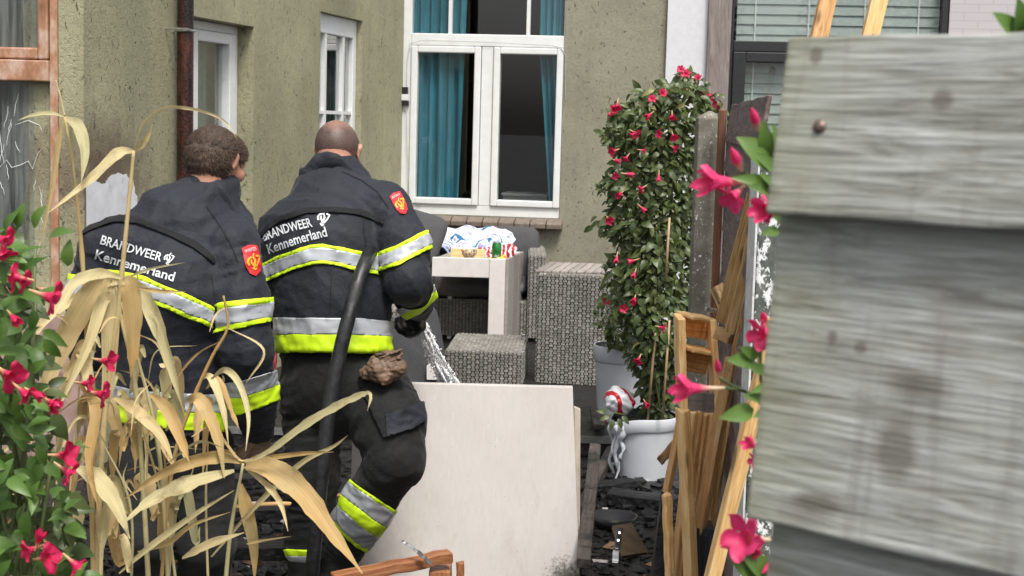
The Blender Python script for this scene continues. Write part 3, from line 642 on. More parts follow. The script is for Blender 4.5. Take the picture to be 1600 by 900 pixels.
t = NT('red_white_cloth'); wv = t.n('ShaderNodeTexWave'); wv.inputs['Scale'].default_value = 9; wv.inputs['Distortion'].default_value = 5; wv.inputs['Detail Scale'].default_value = 2; t.l(t.coord(), wv.inputs[0]); M['redcloth'] = t.fin(t.ramp(wv.outputs['Fac'], [(.55, (.42, .02, .04)), (.62, (.75, .68, .66))]), .8)
crumple('checked_napkin', [(742, 388), (760, 386), (782, 384), (800, 380), (808, 388)], [(748, 402), (765, 403), (785, 403), (798, 402), (804, 398)], DT + .34, DT + .2, M['redcloth'], 'crumpled red and white cloth behind the green can', 'cloth')
t = NT('yellow_packet'); n_ = t.noise(t.coord(), 35, 2); M['packet'] = t.fin(t.ramp(n_, [(.52, (.80, .48, .09)), (.58, (.75, .12, .03))]), .35)
crumple('snack_packet', [(757, 405), (775, 400), (790, 398)], [(758, 407.5), (776, 408), (794, 409)], DT + .10, DT + .015, M['packet'], 'flat yellow snack packet at the table corner under the can', 'packet', .008, 16, 8, 3)
# wicker stool and upended wicker box
zt2 = at(755, 550, 9.1).z; ot = thing('wicker_stool', 'low grey wicker footstool standing in front of the white table', 'stool', at(755, 580, 9.5))
xa, xb = xx(694, 9.1, 570), xx(811, 9.1, 570)
wbasket(ot, Vector(((xa + xb) / 2 + .03, 9.1 + .36, DZ + .01)), xb - xa, .72, zt2 - DZ - .01, R(-3))
for (px, py, pd, hh) in ((816, 566, 9.16, .14), (818, 530, 9.75, .07)):
    a = at(px, py, pd); m = MB(); m.box((a.x - .012, a.y - .02, a.z - hh / 2), (a.x + .012, a.y + .02, a.z + hh / 2)); m.build('bracket', M['steel'], ot, bevel=.003)
zt3 = at(890, 431, 9.3).z; bx0, bx1 = xx(838, 9.3, 520), xx(958, 9.3, 520)
ub_ = thing('wicker_box', 'tall grey wicker box standing upended beside the climbing plant', 'wicker box', at(895, 600, 9.6))
wbasket(ub_, Vector(((bx0 + bx1) / 2 + .06, 9.3 + .36, DZ)), bx1 - bx0, .7, zt3 - DZ, R(-9))
# slatted rim on its top
for k in range(9):
    a = at(842 + k * 13, 429, 9.34); beam('top_slat', Vector((a.x, 9.36, zt3 + .016)), Vector((a.x + .10, 9.95, zt3 + .016)), .045, .012, M['taupe_wood'], ub_, bevel=.002)
tw = thing('wicker_armchair', 'grey wicker armchair standing behind the shaven firefighter and the water jet', 'chair', at(600, 640, 8.2))
za = at(620, 484, 8.1).z
wbasket(tw, Vector((xx(600, 8.1, 540), 8.4, DZ + .02)), xx(642, 8.1, 540) - xx(558, 8.1, 540), .6, za - DZ - .02, 0, 'armrest')
wbasket(tw, Vector((xx(520, 8.1, 540), 8.5, DZ + .02)), .28, .6, .3, 0, 'seat_base')
m = MB(); a = at(645, 492, 8.06); b = at(650, 592, 8.06); m.hexa([(a.x - .006, 8.04, b.z), (b.x + .01, 8.04, b.z), (b.x + .01, 8.1, b.z), (a.x - .006, 8.1, b.z), (a.x - .006, 8.04, a.z), (a.x + .008, 8.04, a.z), (a.x + .008, 8.1, a.z), (a.x - .006, 8.1, a.z)]); m.build('edge_rail', M['steel'], tw, bevel=.003)
cushion('leaning_cushion', at(655, 556, 7.95), (.50, .34, .08), (R(80), R(78), R(35)), M['cushion'], 'thin dark cushion leaning beside the wicker armchair by the water jet', 'cushion')
m = MB(); a = at(680, 575, 7.9); m.add([at(668, 572, 7.9), at(684, 558, 7.9), at(693, 560, 7.9), at(693, 592, 7.9), at(668, 592, 7.9), *[q + Vector((0, .05, 0)) for q in (at(668, 572, 7.9), at(684, 558, 7.9), at(693, 560, 7.9), at(693, 592, 7.9), at(668, 592, 7.9))]], [(0, 1, 2, 3, 4), (9, 8, 7, 6, 5)] + [(i, (i + 1) % 5, 5 + (i + 1) % 5, 5 + i) for i in range(5)])
tag(m.build('broken_block', M['white_wash'], None, bevel=.004), 'white broken block beside the wicker footstool', 'block')

# ------------------------------------------------------------------ loose boards in the yard
def sheet_board(name, corners, thick, mat, label, cat='board', back=(0, 1, 0), parent=None, nseg=1):
    m = MB(); c = [Vector(q) for q in corners]; b = [q + Vector(back) * thick for q in c]
    m.add(c + b, [(0, 1, 2, 3), (7, 6, 5, 4), (0, 4, 5, 1), (1, 5, 6, 2), (2, 6, 7, 3), (3, 7, 4, 0)]); o = m.build(name, mat, parent, bevel=.002)
    return tag(o, label, cat) if label else o
t = NT('scuffed_panel'); v = t.coord(); f = t.noise(v, 3, 6, .6); s1 = t.noise(t.coord((40, 40, 1.2)), 2, 5, .7); sp = t.noise(v, 55, 4, .7)
col = t.ramp(f, [(.3, (.53, .49, .46)), (.7, (.60, .565, .54))]); col = t.mix(.14, col, t.ramp(s1, [(.3, .5), (.6, 1)]), 'MULTIPLY'); sm = t.noise(t.coord((1, 1, .45)), 4.5, 7, .7, .6); col = t.mix(t.ramp(sm, [(.55, 0), (.78, .55)]), col, (.30, .25, .21)); sc2 = t.noise(t.coord((70, 70, 3)), 1, 4, .7); col = t.mix(t.ramp(sc2, [(.66, 0), (.70, .5)]), col, (.70, .67, .64))
col = t.mix(t.ramp(sp, [(.69, 0), (.73, .85)]), col, (.12, .10, .09))
pc = at(885, 905, 5.5); g = t.n('ShaderNodeTexCoord'); dd = t.n('ShaderNodeVectorMath', operation='DISTANCE'); t.l(g.outputs['Object'], dd.inputs[0]); dd.inputs[1].default_value = pc
mk_ = t.math('ADD', dd.outputs['Value'], t.math('MULTIPLY', t.noise(v, 80, 4, .8), .22)); col = t.mix(t.ramp(mk_, [(.14, .9), (.20, 0)]), col, (.05, .05, .035))
M['panel'] = t.fin(col, .55, t.bump(s1, .1, .002))
zb0 = .004; bl_, br_ = on_z(548, 912, zb0), on_z(906, 918, zb0)
D1, D2 = 5.48, 5.66
pan = sheet_board('door_panel', [at(545, 915, D1), at(906, 920, D1), at(895, 605, D2), at(552, 597, D2)], .035, M['panel'], 'scuffed off-white door panel leaning upright beside the kneeling firefighter', 'door panel')
M['panel_edge'] = mat_plain('edge_board', (.50, .44, .36), .6, .15, 20)
sheet_board('narrow_board', [at(898, 925, D1 + .07), at(906, 925, D1 + .06), at(907, 640, D2 + .07), at(897, 636, D2 + .08)], .03, M['panel_edge'], 'narrow splintered board edge behind the off-white door panel', 'board')
# burnt timbers lower right of the panel
M['burnt_timber'] = mat_wood('burnt_timber', (.03, .024, .02), (.075, .06, .05), (.13, .10, .085), .6, dirt=(6, .5, (.014, .013, .012)))
def timber(p0, p1, w_, t_, mat, label, cat='timber', upv=(0, 0, 1), group=None, name='timber', broken=.01):
    o = beam(name, p0, p1, w_, t_, mat, None, upv, .004, .002, 8, broken); return tag(o, label, cat, group)
timber(at(912, 880, 5.15), at(930, 700, 6.9), .05, .04, M['burnt_timber'], 'charred batten lying along the door panel on the wet soot')
timber(on_z(905, 800, .03), on_z(990, 640, .04), .05, .05, M['burnt_timber'], 'charred batten pointing at the white plant pot')
timber(on_z(930, 640, .14), on_z(936, 668, .14), .06, .03, M['burnt_timber'], 'short charred stub on the blackened deck edge', 'timber')
# orange timber offcut with strap hinge
M['red_timber'] = mat_wood('red_timber', (.16, .05, .02), (.36, .14, .055), (.47, .22, .10), .5)
oc = thing('broken_trestle', 'reddish broken timber joint with a steel strap in front of the door panel', 'timber', (at(660, 900, 4.8).x, 4.8, 0))
beam('rail', at(520, 905, 4.7), at(704, 868, 4.85), .05, .035, M['red_timber'], oc, bevel=.004, wob=.003)
beam('post', at(688, 980, 4.88), at(688, 884, 4.88), .13, .07, M['red_timber'], oc, (1, 0, 0), .004)
beam('cheek', at(719, 980, 4.9), at(719, 877, 4.9), .05, .025, M['red_timber'], oc, (1, 0, 0), .003, broken=.01)
beam('strap', at(652, 861, 4.76), at(675, 881, 4.76), .016, .004, M['steel'], oc, (0, -.4, 1), .001); beam('strap', at(628, 845, 4.8), at(652, 861, 4.765), .010, .003, M['steel'], oc, (0, -.4, 1), .001)

# ------------------------------------------------------------------ pots
M['pot'] = mat_plain('grey_pot', (.53, .55, .58), .4, .04, 10, .05, .002, grime=(55, .70, (.1, .09, .08)))
def pot(c, h, rt, rb, label, melt):
    p = thing('plant_pot', label, 'plant pot', c, 'grey white plant pots under the climbers'); k = .78
    pr = [(0, .004), (rb, 0), (rb + (rt - rb) * k * .9, h * k), (rt * .965, h * k + .003), (rt, h * k + .01), (rt * 1.02, h * .985), (rt * 1.0, h), (rt * .95, h), (rt * .92, h * .85), (0, h * .84)]
    def warp(q, i, a):
        if melt and i >= 3:
            s_ = max(0, math.cos(a - R(195))); q = q + Vector((math.cos(a) * .02, math.sin(a) * .02, -.03)) * s_ ** 4
        return q
    m = MB(); m.lathe(c, pr[:8], 40, warp); m.build('wall', M['pot'], p, True).modifiers.new('e', 'EDGE_SPLIT').split_angle = R(40)
    m = MB(); m.lathe(c, [(rt * .95, h * .99), (rt * .90, h * .86), (0, h * .88)], 40); m.build('soil', M['soot'], p, True)
    if melt:
        for k_, (a, l) in enumerate(((188, .27), (200, .20), (210, .28), (222, .16))):
            a = R(a); r0 = rt * 1.03; q = [Vector(c) + Vector((math.cos(a) * (r0 + .012 * math.sin(i * 1.3 + k_)), math.sin(a) * (r0 + .01 * math.sin(i)), h * .86 - l * i / 9)) for i in range(10)]
            m = MB(); m.tube(q, [.016 - .0011 * i + .004 * math.sin(i * 2 + k_) for i in range(9)] + [.011], 8); m.build('melted_drip', M['pot'], p, True)
    return p
pcf = on_z(1010, 752, 0); pcf.y += .13; PR = 52 * pcf.y / F
pot((pcf.x, pcf.y, 0), at(1010, 655, pcf.y - .13).z, PR, PR * .80, 'heat-melted grey white pot dripping plastic on the soot', True)
pcr = Vector((xx(970, 8.25, 600), 8.25, DZ)); pot(tuple(pcr), at(975, 545, 8.1).z - DZ, .155, .12, 'intact grey white pot behind the melted one on the deck', False)
# white and red bag by the pot
t = NT('red_striped_bag'); wv = t.n('ShaderNodeTexWave'); wv.inputs['Scale'].default_value = 6; wv.inputs['Distortion'].default_value = 2; wv.inputs['Detail'].default_value = 1; wv.bands_direction = 'DIAGONAL'; t.l(t.coord((1, 1, 1)), wv.inputs[0]); M['bag'] = t.fin(t.ramp(wv.outputs['Fac'], [(.74, (.72, .72, .74)), (.78, (.5, .02, .03))]), .3)
cushion('striped_bag', at(968, 626, pcf.y - .02), (.135, .11, .12), (R(35), R(25), R(25)), M['bag'], 'white plastic bag with red stripes bulging at the pot rim', 'bag')

# ------------------------------------------------------------------ fences
t = NT('mottled_concrete'); v = t.coord(); a_ = t.noise(v, 14, 6, .7); b_ = t.noise(v, 60, 4, .75); 
col = t.ramp(a_, [(.3, (.11, .10, .075)), (.6, (.20, .185, .145)), (.8, (.28, .26, .21))]); col = t.mix(t.ramp(b_, [(.60, 0), (.64, .9)]), col, (.55, .54, .5))
fl = t.noise(t.coord((1, 1, .7)), 38, 5, .7); msk = t.ramp(t.noise(v, 3, 3), [(.40, .0), (.6, .10)])
col = t.mix(t.ramp(t.math('ADD', fl, msk), [(.70, 0), (.72, 1)]), col, (.78, .78, .76)); M['concrete'] = t.fin(col, .85, t.bump(b_, .5, .005))
t = NT('flaked_concrete'); v = t.coord(); a_ = t.noise(v, 18, 6, .7); fl = t.noise(t.coord((1, 1, .6)), 48, 6, .75)
col = t.ramp(a_, [(.35, (.045, .055, .045)), (.65, (.14, .15, .13))]); k = t.ramp(t.noise(v, 2.2, 2), [(.3, .08), (.7, -.02)])
col = t.mix(t.ramp(t.math('ADD', fl, k), [(.575, 0), (.59, 1)]), col, (.74, .75, .74)); M['flaked'] = t.fin(col, .8, t.bump(fl, .4, .004))
M['fence_board'] = mat_wood('fence_board', (.075, .05, .042), (.155, .11, .098), (.24, .19, .18), .75, .8)
M['brown_batten'] = mat_wood('brown_batten', (.10, .038, .018), (.19, .078, .042), (.25, .12, .07), .6)
def post(name, x0, x1, y0, y1, zt_, zp, mat, label):
    p = thing(name, label, 'fence post', ((x0 + x1) / 2, (y0 + y1) / 2, 0)); m = MB(); m.box((x0, y0, 0), (x1, y1, zt_)); n = len(m.v); ap = ((x0 + x1) / 2, (y0 + y1) / 2, zp)
    m.f.pop(1); m.v.append(Vector(ap)); m.f += [(4, 5, n), (5, 6, n), (6, 7, n), (7, 4, n)]
    m.build('shaft', mat, p, bevel=.006); return p
fy = 6.2
post('concrete_post', xx(1087, fy, 300), xx(1127, fy, 300), fy, fy + .11, at(1110, 184, fy).z, at(1110, 172, fy).z, M['concrete'], 'slim pointed concrete post beside the tall climbing plant')
pf, pn = at(1141, 300, 6.12), at(1197, 300, 3.86)
WG = Wall((pf.x, pf.y), (pn.x, pn.y), (-1, -.1))
fp = thing('fence_panel', 'dark brown lapped board fence panel between two concrete posts', 'fence', WG.P(WG.L / 2, 0, 0))
zT = at(1150, 169, 6).z; k = 15; bh = .145; st = (zT - .02) / k
for i in range(k):
    zc = .02 + st * (i + .5); beam('board', WG.P(.03, .012 + .004 * (i % 2), zc), WG.P(WG.L - .02, .012 + .004 * (i % 2), zc + random.uniform(-.006, .006)), .012, bh, M['fence_board'], fp, Vector((0, 0, 1)) + WG.N * -.14, .003, .003, 10)
zbeam(WG, -.012, .028, .028, .06, 0, zT - .004, 'batten', M['brown_batten'], fp)
zbeam(WG, WG.L / 2 - .02, WG.L / 2 + .02, -.05, -.012, 0, zT - .01, 'batten', M['brown_batten'], fp)
m = MB(); m.wbox(WG, -.03, .012, .0602, .064, zT - .035, zT - .02); m.build('clip', M['steel'], fp)
yn = 3.70; post('concrete_post', xx(1173, yn, 620), xx(1236, yn, 620), yn, yn + .12, 1.66, 1.69, M['flaked'], 'flaking white-speckled concrete post where the mandevilla sprigs hang')
m = MB(); q0 = xx(1173, yn, 620); m.box((q0 - .006, yn + .004, 0), (q0 - .001, yn + .12, 1.64)); m.build('pale_edge', mat_plain('pale_strip', (.62, .62, .6), .8, .2, 40, .5, .004, grime=(20, .58, (.2, .2, .18))), [o for o in bpy.data.objects if o.name == 'concrete_post.001'][0])  # pale strip down the left edge of the post
# weathered near fence
def weathered(name, knots=()):
    t = NT(name); oi = t.n('ShaderNodeObjectInfo'); c = t.n('ShaderNodeTexCoord'); off = t.n('ShaderNodeVectorMath', operation='ADD'); t.l(c.outputs['Object'], off.inputs[0])
    cb = t.n('ShaderNodeCombineXYZ'); [t.l(t.math('MULTIPLY', oi.outputs['Random'], 37.0), cb.inputs[i]) for i in range(3)]; t.l(cb.outputs[0], off.inputs[1])
    def mp(sc): q = t.n('ShaderNodeMapping'); q.inputs['Scale'].default_value = sc; t.l(off.outputs[0], q.inputs[0]); return q.outputs[0]
    g1 = t.noise(mp((3.2, 30, 30)), 2.2, 6, .62, 1.2); g2 = t.noise(mp((8, 240, 240)), 1, 3, .6); blot = t.noise(mp((6, 9, 9)), 1.6, 5, .6); gr = t.noise(mp((4, 5, 5)), 1.2, 4, .6)
    col = t.ramp(g1, [(.30, (.21, .205, .18)), (.43, (.33, .335, .30)), (.56, (.43, .44, .41)), (.70, (.54, .555, .53))])
    col = t.mix(.6, col, t.ramp(g2, [(.3, .4), (.62, 1)]), 'MULTIPLY'); col = t.mix(t.ramp(blot, [(.58, 0), (.78, .45)]), col, (.20, .17, .14)); 
    vert = t.noise(mp((45, 4, 4)), 1, 4, .6); col = t.mix(t.ramp(vert, [(.55, 0), (.72, .35)]), col, (.13, .115, .10))
    sepx = t.n('ShaderNodeSeparateXYZ'); t.l(c.outputs['Object'], sepx.inputs[0])
    alg = t.math('ADD', t.math('MULTIPLY', sepx.outputs[0], 4.5), t.math('MULTIPLY', gr, 1.1)); col = t.mix(t.ramp(alg, [(.35, .5), (1.0, 0)]), col, (.24, .25, .11))
    vo = t.n('ShaderNodeTexVoronoi'); vo.inputs['Scale'].default_value = 1; t.l(mp((5.5, 11, 11)), vo.inputs['Vector']); col = t.mix(t.ramp(vo.outputs['Distance'], [(.10, .8), (.22, 0)]), col, (.11, .095, .075))
    for (kx, kz, rx, rz) in knots:
        d = t.n('ShaderNodeVectorMath', operation='SUBTRACT'); t.l(c.outputs['Object'], d.inputs[0]); d.inputs[1].default_value = (kx, 0, kz)
        k = t.n('ShaderNodeVectorMath', operation='MULTIPLY'); t.l(d.outputs[0], k.inputs[0]); k.inputs[1].default_value = (1 / rx, 0, 1 / rz)
        ln = t.n('ShaderNodeVectorMath', operation='LENGTH'); t.l(k.outputs[0], ln.inputs[0]); q = t.math('ADD', ln.outputs['Value'], t.math('MULTIPLY', t.math('SUBTRACT', g2, .5), .8)); col = t.mix(t.ramp(q, [(.5, .65), (1.1, 0)]), col, (.095, .08, .06))
    return t.fin(col, .85, t.bump(t.math('ADD', g1, g2), .5, .004))
M['weathered'] = weathered('weathered_board')
ga, gb = at(1222, 200, 1.30), at(1600, 200, 1.16)
WN = Wall((ga.x, ga.y), (gb.x, gb.y), (-.3, -1)); ext = .62
nf = thing('weathered_fence', 'grey weathered lapped boards of the close fence end', 'fence', WN.P(.3, 0, 0))
zl = [1.776, 1.627, 1.366, 1.14, .93, .72, .51, .30, .02]
for i in range(len(zl) - 1):
    h_ = zl[i] - zl[i + 1] + (.03 if i else 0); zc = zl[i + 1] + h_ / 2 
    u0 = [.0, -.002, .006, 0, .004, 0, .003, 0][i]
    kn = [(WN.uz(x, y)[0] - u0, WN.uz(x, y)[1] - zc, rx, rz) for x, y, rx, rz in (((1415, 705, .022, .034), (1308, 528, .006, .007), (1352, 543, .008, .008), (1300, 780, .03, .01)) if i == 1 else ((1478, 160, .012, .012), (1275, 90, .008, .01)) if i == 0 else ())]
    o = beam('board', WN.P(u0, .0, zc), WN.P(u0 + ext, .0, zc), .019, h_, weathered('weathered_board_%d' % i, kn) if kn else M['weathered'], nf, Vector((0, 0, 1)) - WN.N * [.16, .12, .13, .1, .1, .1, .1, .1][i], .003, .0012, 14)
zbeam(WN, ext - .06, ext - .0, -.11, -.04, 0, 1.70, 'batten', M['weathered'], nf); zbeam(WN, .10, .14, -.075, -.035, 0, 1.68, 'batten', M['weathered'], nf)
a, b = WN.uz(1270, 198, .02); m = MB(); cN = WN.P(a, .006, b); m.tube([cN - WN.N * .01, cN + WN.N * .004, cN + WN.N * .0065], [.0062, .0062, .0035], 16); m.build('nail', mat_plain('rusty_nail', (.20, .15, .12), .45, .3, 60, Metallic=.7), nf, True)

# ------------------------------------------------------------------ heap of broken pine slats leaning on the fence
grp = 'broken pine slats leaning on the fence'
M['pine2'] = mat_wood('fresh_pine', (.58, .30, .10), (.82, .51, .21), (.90, .66, .35), .5, 1.1)
M['pine_dark'] = mat_wood('stained_pine', (.44, .21, .075), (.66, .37, .15), (.76, .50, .25), .55, dirt=(10, .62, (.06, .035, .025)))
sl_defs = [((1126, 500, 4.55), (1177, 300, 4.14), .020, .030, 'pine2', 'thin pine slat against the fence, highest of the heap'),
           ((1134, 506, 4.54), (1182, 318, 4.12), .018, .030, 'pine2', 'thin pine slat second from the fence top'),
           ((1142, 520, 4.52), (1184, 345, 4.12), .020, .032, 'pine', 'thin pine slat tucked behind the white-flaked post'),
           ((1150, 560, 4.52), (1186, 395, 4.16), .022, .032, 'pine_dark', 'stained pine slat between post and broken crate'),
           ((1066, 960, 4.80), (1144, 560, 4.62), .025, .040, 'pine_dark', 'stained slat running from ground to crate side'),
           ((1080, 905, 4.66), (1067, 640, 4.70), .034, .036, 'pine2', 'upright pine batten in front of the slat bundle'),
           ((1047, 900, 4.72), (1042, 772, 4.76), .030, .022, 'pine2', 'jagged snapped pine batten beside the melted pot'),
           ((1032, 720, 5.3), (1058, 690, 5.2), .02, .03, 'pine_dark', 'short slat end poking out beside the pot'),
           ((1036, 800, 5.0), (1064, 655, 5.0), .022, .024, 'pine_dark', 'dark slat leaning between pot and upright batten')]
for k_ in range(7):
    sl_defs.append(((1048 + 8 * k_, 935 - 4 * k_, 4.78 + .012 * k_), (1083 + 9.2 * k_, 642 + 2 * k_, 4.76 + .012 * k_), .016, .026, 'pine2' if k_ % 3 else 'pine', 'thin slat of the pale bundle fanned out below the broken crate'))
for a, b, w_, t_, mt, lab in sl_defs: timber(at(*a), at(*b), w_, t_, M[mt], lab, 'slat', (.9, -1, .2), grp, 'broken_pine_batten', .012)
timber(at(1100, 960, 3.62), at(1212, 500, 3.52), .034, .034, M['pine2'], 'long straight pine pole propped on the flaking concrete post', 'pole', (.2, -1, 0), grp, 'pine_pole', .004)
timber(at(1265, 90, 7.0) - Vector((0.35, 0, 2.1)), at(1300, -30, 7.0), .075, .05, M['pine_dark'], 'brown stick rising past the black window behind the weathered fence', 'stick', (0, -1, 0), 'sticks standing behind the weathered fence', 'pine_stick')
timber(at(1342, 90, 7.0) - Vector((0.35, 0, 2.1)), at(1380, -30, 7.0), .075, .05, M['pine2'], 'yellow stick rising past the black window behind the weathered fence', 'stick', (0, -1, 0), 'sticks standing behind the weathered fence', 'pine_stick')
ck = thing('broken_crate', 'broken orange pine crate frame wedged upright in the slat heap', 'crate', at(1090, 645, 4.9)); Dk = 4.8
def cb2(name, a, b, w_, t_, upv=(0, -1, 0), mt='pine2'): beam(name, at(*a), at(*b), w_, t_, M[mt], ck, upv, .003, .0015)
cb2('stile', (1061, 494, 4.83), (1066, 634, 4.83), .024, .15); cb2('stile', (1111, 500, 4.9), (1119, 640, 4.86), .022, .13)
cb2('rail', (1070, 508, 4.90), (1106, 514, 4.94), .07, .018); cb2('rail', (1070, 560, 4.87), (1106, 568, 4.90), .075, .02); cb2('rail', (1068, 628, 4.78), (1122, 630, 4.82), .065, .022, (0, -1, 0), 'taupe_wood')
cb2('lath', (1070, 493, 4.86), (1107, 498, 4.90), .012, .10); cb2('lath', (1070, 543, 4.84), (1107, 549, 4.88), .012, .10)
bk = thing('split_bracket', 'splintered timber bracket with a dark hollow above the crate', 'timber', at(1135, 520, 4.65))
beam('arm', at(1121, 452, 4.68), at(1146, 512, 4.60), .030, .045, M['pine2'], bk, (.3, -1, 0), .004, .003, 8, .02); beam('dark_face', at(1126, 472, 4.64), at(1147, 514, 4.585), .020, .010, M['char'], bk, (.3, -1, 0), .003, .003, 8, .01)  # second piece: dark strip along the arm, the bracket's dark inside
beam('arm', at(1125, 520, 4.72), at(1148, 530, 4.66), .04, .05, M['pine_dark'], bk, (0, -1, 0), .004); beam('bolt', at(1102, 482, 4.65), at(1119, 486, 4.66), .014, .014, M['steel'], bk, (0, -1, 0), .003)
timber(at(1098, 824, 4.82), at(1103, 770, 4.86), .05, .02, M['pine'], 'short drilled pine offcut above the black box', 'offcut', (0, -1, 0), None, 'pine_offcut')
m = MB(); a, b = at(1084, 905, 4.75), at(1116, 822, 4.75); m.box((a.x, 4.72, .0), (b.x, 4.9, b.z)); 
for i in range(4): m.box((a.x + .008 + i * .016, 4.712, .05), (a.x + .016 + i * .016, 4.7195, b.z - .02))
tag(m.build('black_box', mat_plain('blue_black_plastic', (.03, .034, .04), .3), None, bevel=.004), 'ribbed black plastic box among the slats', 'box')
sheet_board('charred_board', [at(1018, 905, 4.8), at(1038, 910, 4.8), at(1040, 775, 4.9), at(1035, 772, 4.9)], .05, M['char'], 'charred upright board beside the jagged pine batten')

# ------------------------------------------------------------------ charred debris on the ground
def chunk(c, s, seed, m):
    rr = random.Random(seed); th = [rr.uniform(.6, 1.1) for _ in range(8)]
    rot = Matrix.Rotation(rr.uniform(0, 6.3), 3, 'Z') @ Matrix.Rotation(rr.uniform(-.5, .5), 3, 'X'); vs = []
    for i, (x, y, z) in enumerate(((-1, -1, -1), (1, -1, -1), (1, 1, -1), (-1, 1, -1), (-1, -1, 1), (1, -1, 1), (1, 1, 1), (-1, 1, 1))):
        vs.append(Vector(c) + rot @ Vector((x * s[0] * th[i], y * s[1] * th[(i + 3) % 8], z * s[2] * th[(i + 5) % 8])))
    m.hexa(vs)
dm, dm2, dm3 = MB(), MB(), MB(); rr = random.Random(11)
for i in range(4200):
    y = rr.uniform(4.2, 8.0) if i % 4 else rr.uniform(4.6, 6.9); x = rr.uniform(-1.9, .82)
    if y > DK - .05: continue
    s_ = rr.uniform(.005, .02) * rr.choice((.6, .8, 1, 1.4)); chunk((x, y, s_ * .35), (s_ * rr.uniform(.7, 2.2), s_, s_ * .45), i, dm if i % 9 else (dm2 if i % 2 else dm3))
tag(dm.build('charred_debris', M['char']), 'charred crumbs strewn over the wet soot', 'debris', kind='stuff')
tag(dm2.build('pale_debris', mat_plain('pale_chip', (.42, .40, .37), .6, .3)), 'pale plaster chips strewn over the soot', 'debris', kind='stuff')
tag(dm3.build('brown_debris', mat_plain('brown_chip', (.20, .115, .06), .6, .4)), 'brown wood splinters strewn over the soot', 'debris', kind='stuff')
rr = random.Random(5)
for i, (px, py, L, an, lab) in enumerate(((400, 800, .5, .1, 'big charred plank behind the dry reed leaves'), (420, 750, .45, -.15, 'charred plank stacked below the leather glove'), (385, 860, .55, .2, 'charred plank lying lowest behind the reed'), (430, 700, .35, .3, 'short charred plank between the firefighters'),
                                            (980, 700, .3, 1.0, 'charred lath under the pot drips'), (945, 760, .35, .5, 'charred lath beside the door panel edge'), (1000, 780, .3, -.4, 'charred lath in front of the melted pot'))):
    c = on_z(px, py, .03 + .05 * (i % 3) * (i < 4)); d = Vector((math.cos(an), math.sin(an), rr.uniform(-.05, .1))) * L / 2
    timber(c - d, c + d, rr.uniform(.08, .13), rr.uniform(.03, .05), M['char'], lab, 'plank', (0, 0, 1), None, 'charred_plank', .03)
timber(at(300, 795, 5.0), at(455, 786, 5.15), .015, .012, M['pine2'], 'thin orange stick lying across the charred planks', 'stick', (0, 0, 1), None, 'thin_stick')
M['brass'] = mat_plain('sooty_brass', (.15, .11, .065), .35, .4, 12, .3, .003, Metallic=.6)
bp_ = thing('hinge_plate', 'sooty brass door plate with a black handle lying in the debris', 'door plate', at(985, 865, 5.1))
m = MB(); c4 = [at(957, 822, 5.2), at(987, 817, 5.3), at(1012, 862, 5.1), at(972, 868, 5.0)]; m.add(c4 + [q - Vector((0, -.01, .012)) for q in c4], [(0, 1, 2, 3), (7, 6, 5, 4)] + [(i, (i + 1) % 4, 4 + (i + 1) % 4, 4 + i) for i in range(4)]); m.build('plate', M['brass'], bp_, bevel=.002)
beam('handle', at(969, 826, 5.12), at(963, 860, 5.02), .02, .015, M['black_plastic'], bp_, (0, -1, 1), .004); beam('blade', at(963, 860, 5.02), at(961, 880, 4.96), .022, .006, M['steel'], bp_, (0, -1, 1), .002)
for k_ in (.25, .6): q = at(969 - 6 * k_, 826 + 34 * k_, 5.1 - .1 * k_); m = MB(); m.tube([q, q + Vector((0, -.012, .008))], .004, 8); m.build('rivet', M['steel'], bp_)
pn_ = on_z(922, 662, .03); m = MB(); m.lathe((pn_.x, 6.35, .01), [(0, 0), (.08, 0), (.10, .045), (.096, .045), (.077, .006), (0, .006)], 28); tag(m.build('frying_pan', M['black_plastic'], None, True), 'black round pan lying in soot beside the door panel', 'pan')
# red bag between the men
crumple('red_bag', [(410, 468), (420, 470), (430, 476)], [(408, 592), (420, 600), (432, 596)], 6.2, 6.1, mat_plain('red_nylon', (.32, .01, .03), .6, .3, 20, .4, .01), 'crimson cloth bag hanging between the two firefighters', 'bag', .03, 14, 20, 8)
bg_ = bpy.data.objects['striped_bag']      # crushed folds
for q in bg_.data.vertices:
    c = q.co * 60; q.co *= 1 + .10 * (abs(math.sin(c.x + 1.3 * math.sin(c.y))) + abs(math.sin(c.z * 1.2 + c.y))) - .12

# ------------------------------------------------------------------ bodies grown from smooth-blended limbs
def nvec(v): return np.array([float(q) for q in v])
class Limb:
    def __init__(s, a, b, ra, rb, lab='body', flat=None, fold=0, ffreq=120):
        s.a, s.b, s.ra, s.rb, s.lab, s.flat, s.fold, s.ff = nvec(a), nvec(b), ra, rb, lab, flat, fold, ffreq
    def d(s, P, grow=0.0):
        ab = s.b - s.a; L2 = max(ab @ ab, 1e-9); pa = P - s.a; t = np.clip(pa @ ab / L2, 0, 1)
        v = pa - t[:, None] * ab
        if s.flat is not None:
            n, k = s.flat; v = v + np.outer(v @ n, n) * (k - 1)
        r = s.ra + (s.rb - s.ra) * t + grow
        if s.fold:
            L = math.sqrt(L2); ax = ab / L; e1 = np.cross(ax, [.3, .8, .52]); e1 /= np.linalg.norm(e1); e2 = np.cross(ax, e1)
            nv = np.linalg.norm(v, axis=1) + 1e-6; c, q = (v @ e1) / nv, (v @ e2) / nv; sx_ = t * L
            w_ = np.sin(s.ff * sx_ + 1.9 * c + 1.2 * np.sin(3 * q + sx_ * 19)) + .5 * np.sin(s.ff * 1.73 * sx_ - 2.3 * q + 1.7)
            r = r + s.fold * (np.abs(w_) * -1.0 + .5)
        return np.linalg.norm(v, axis=1) - r
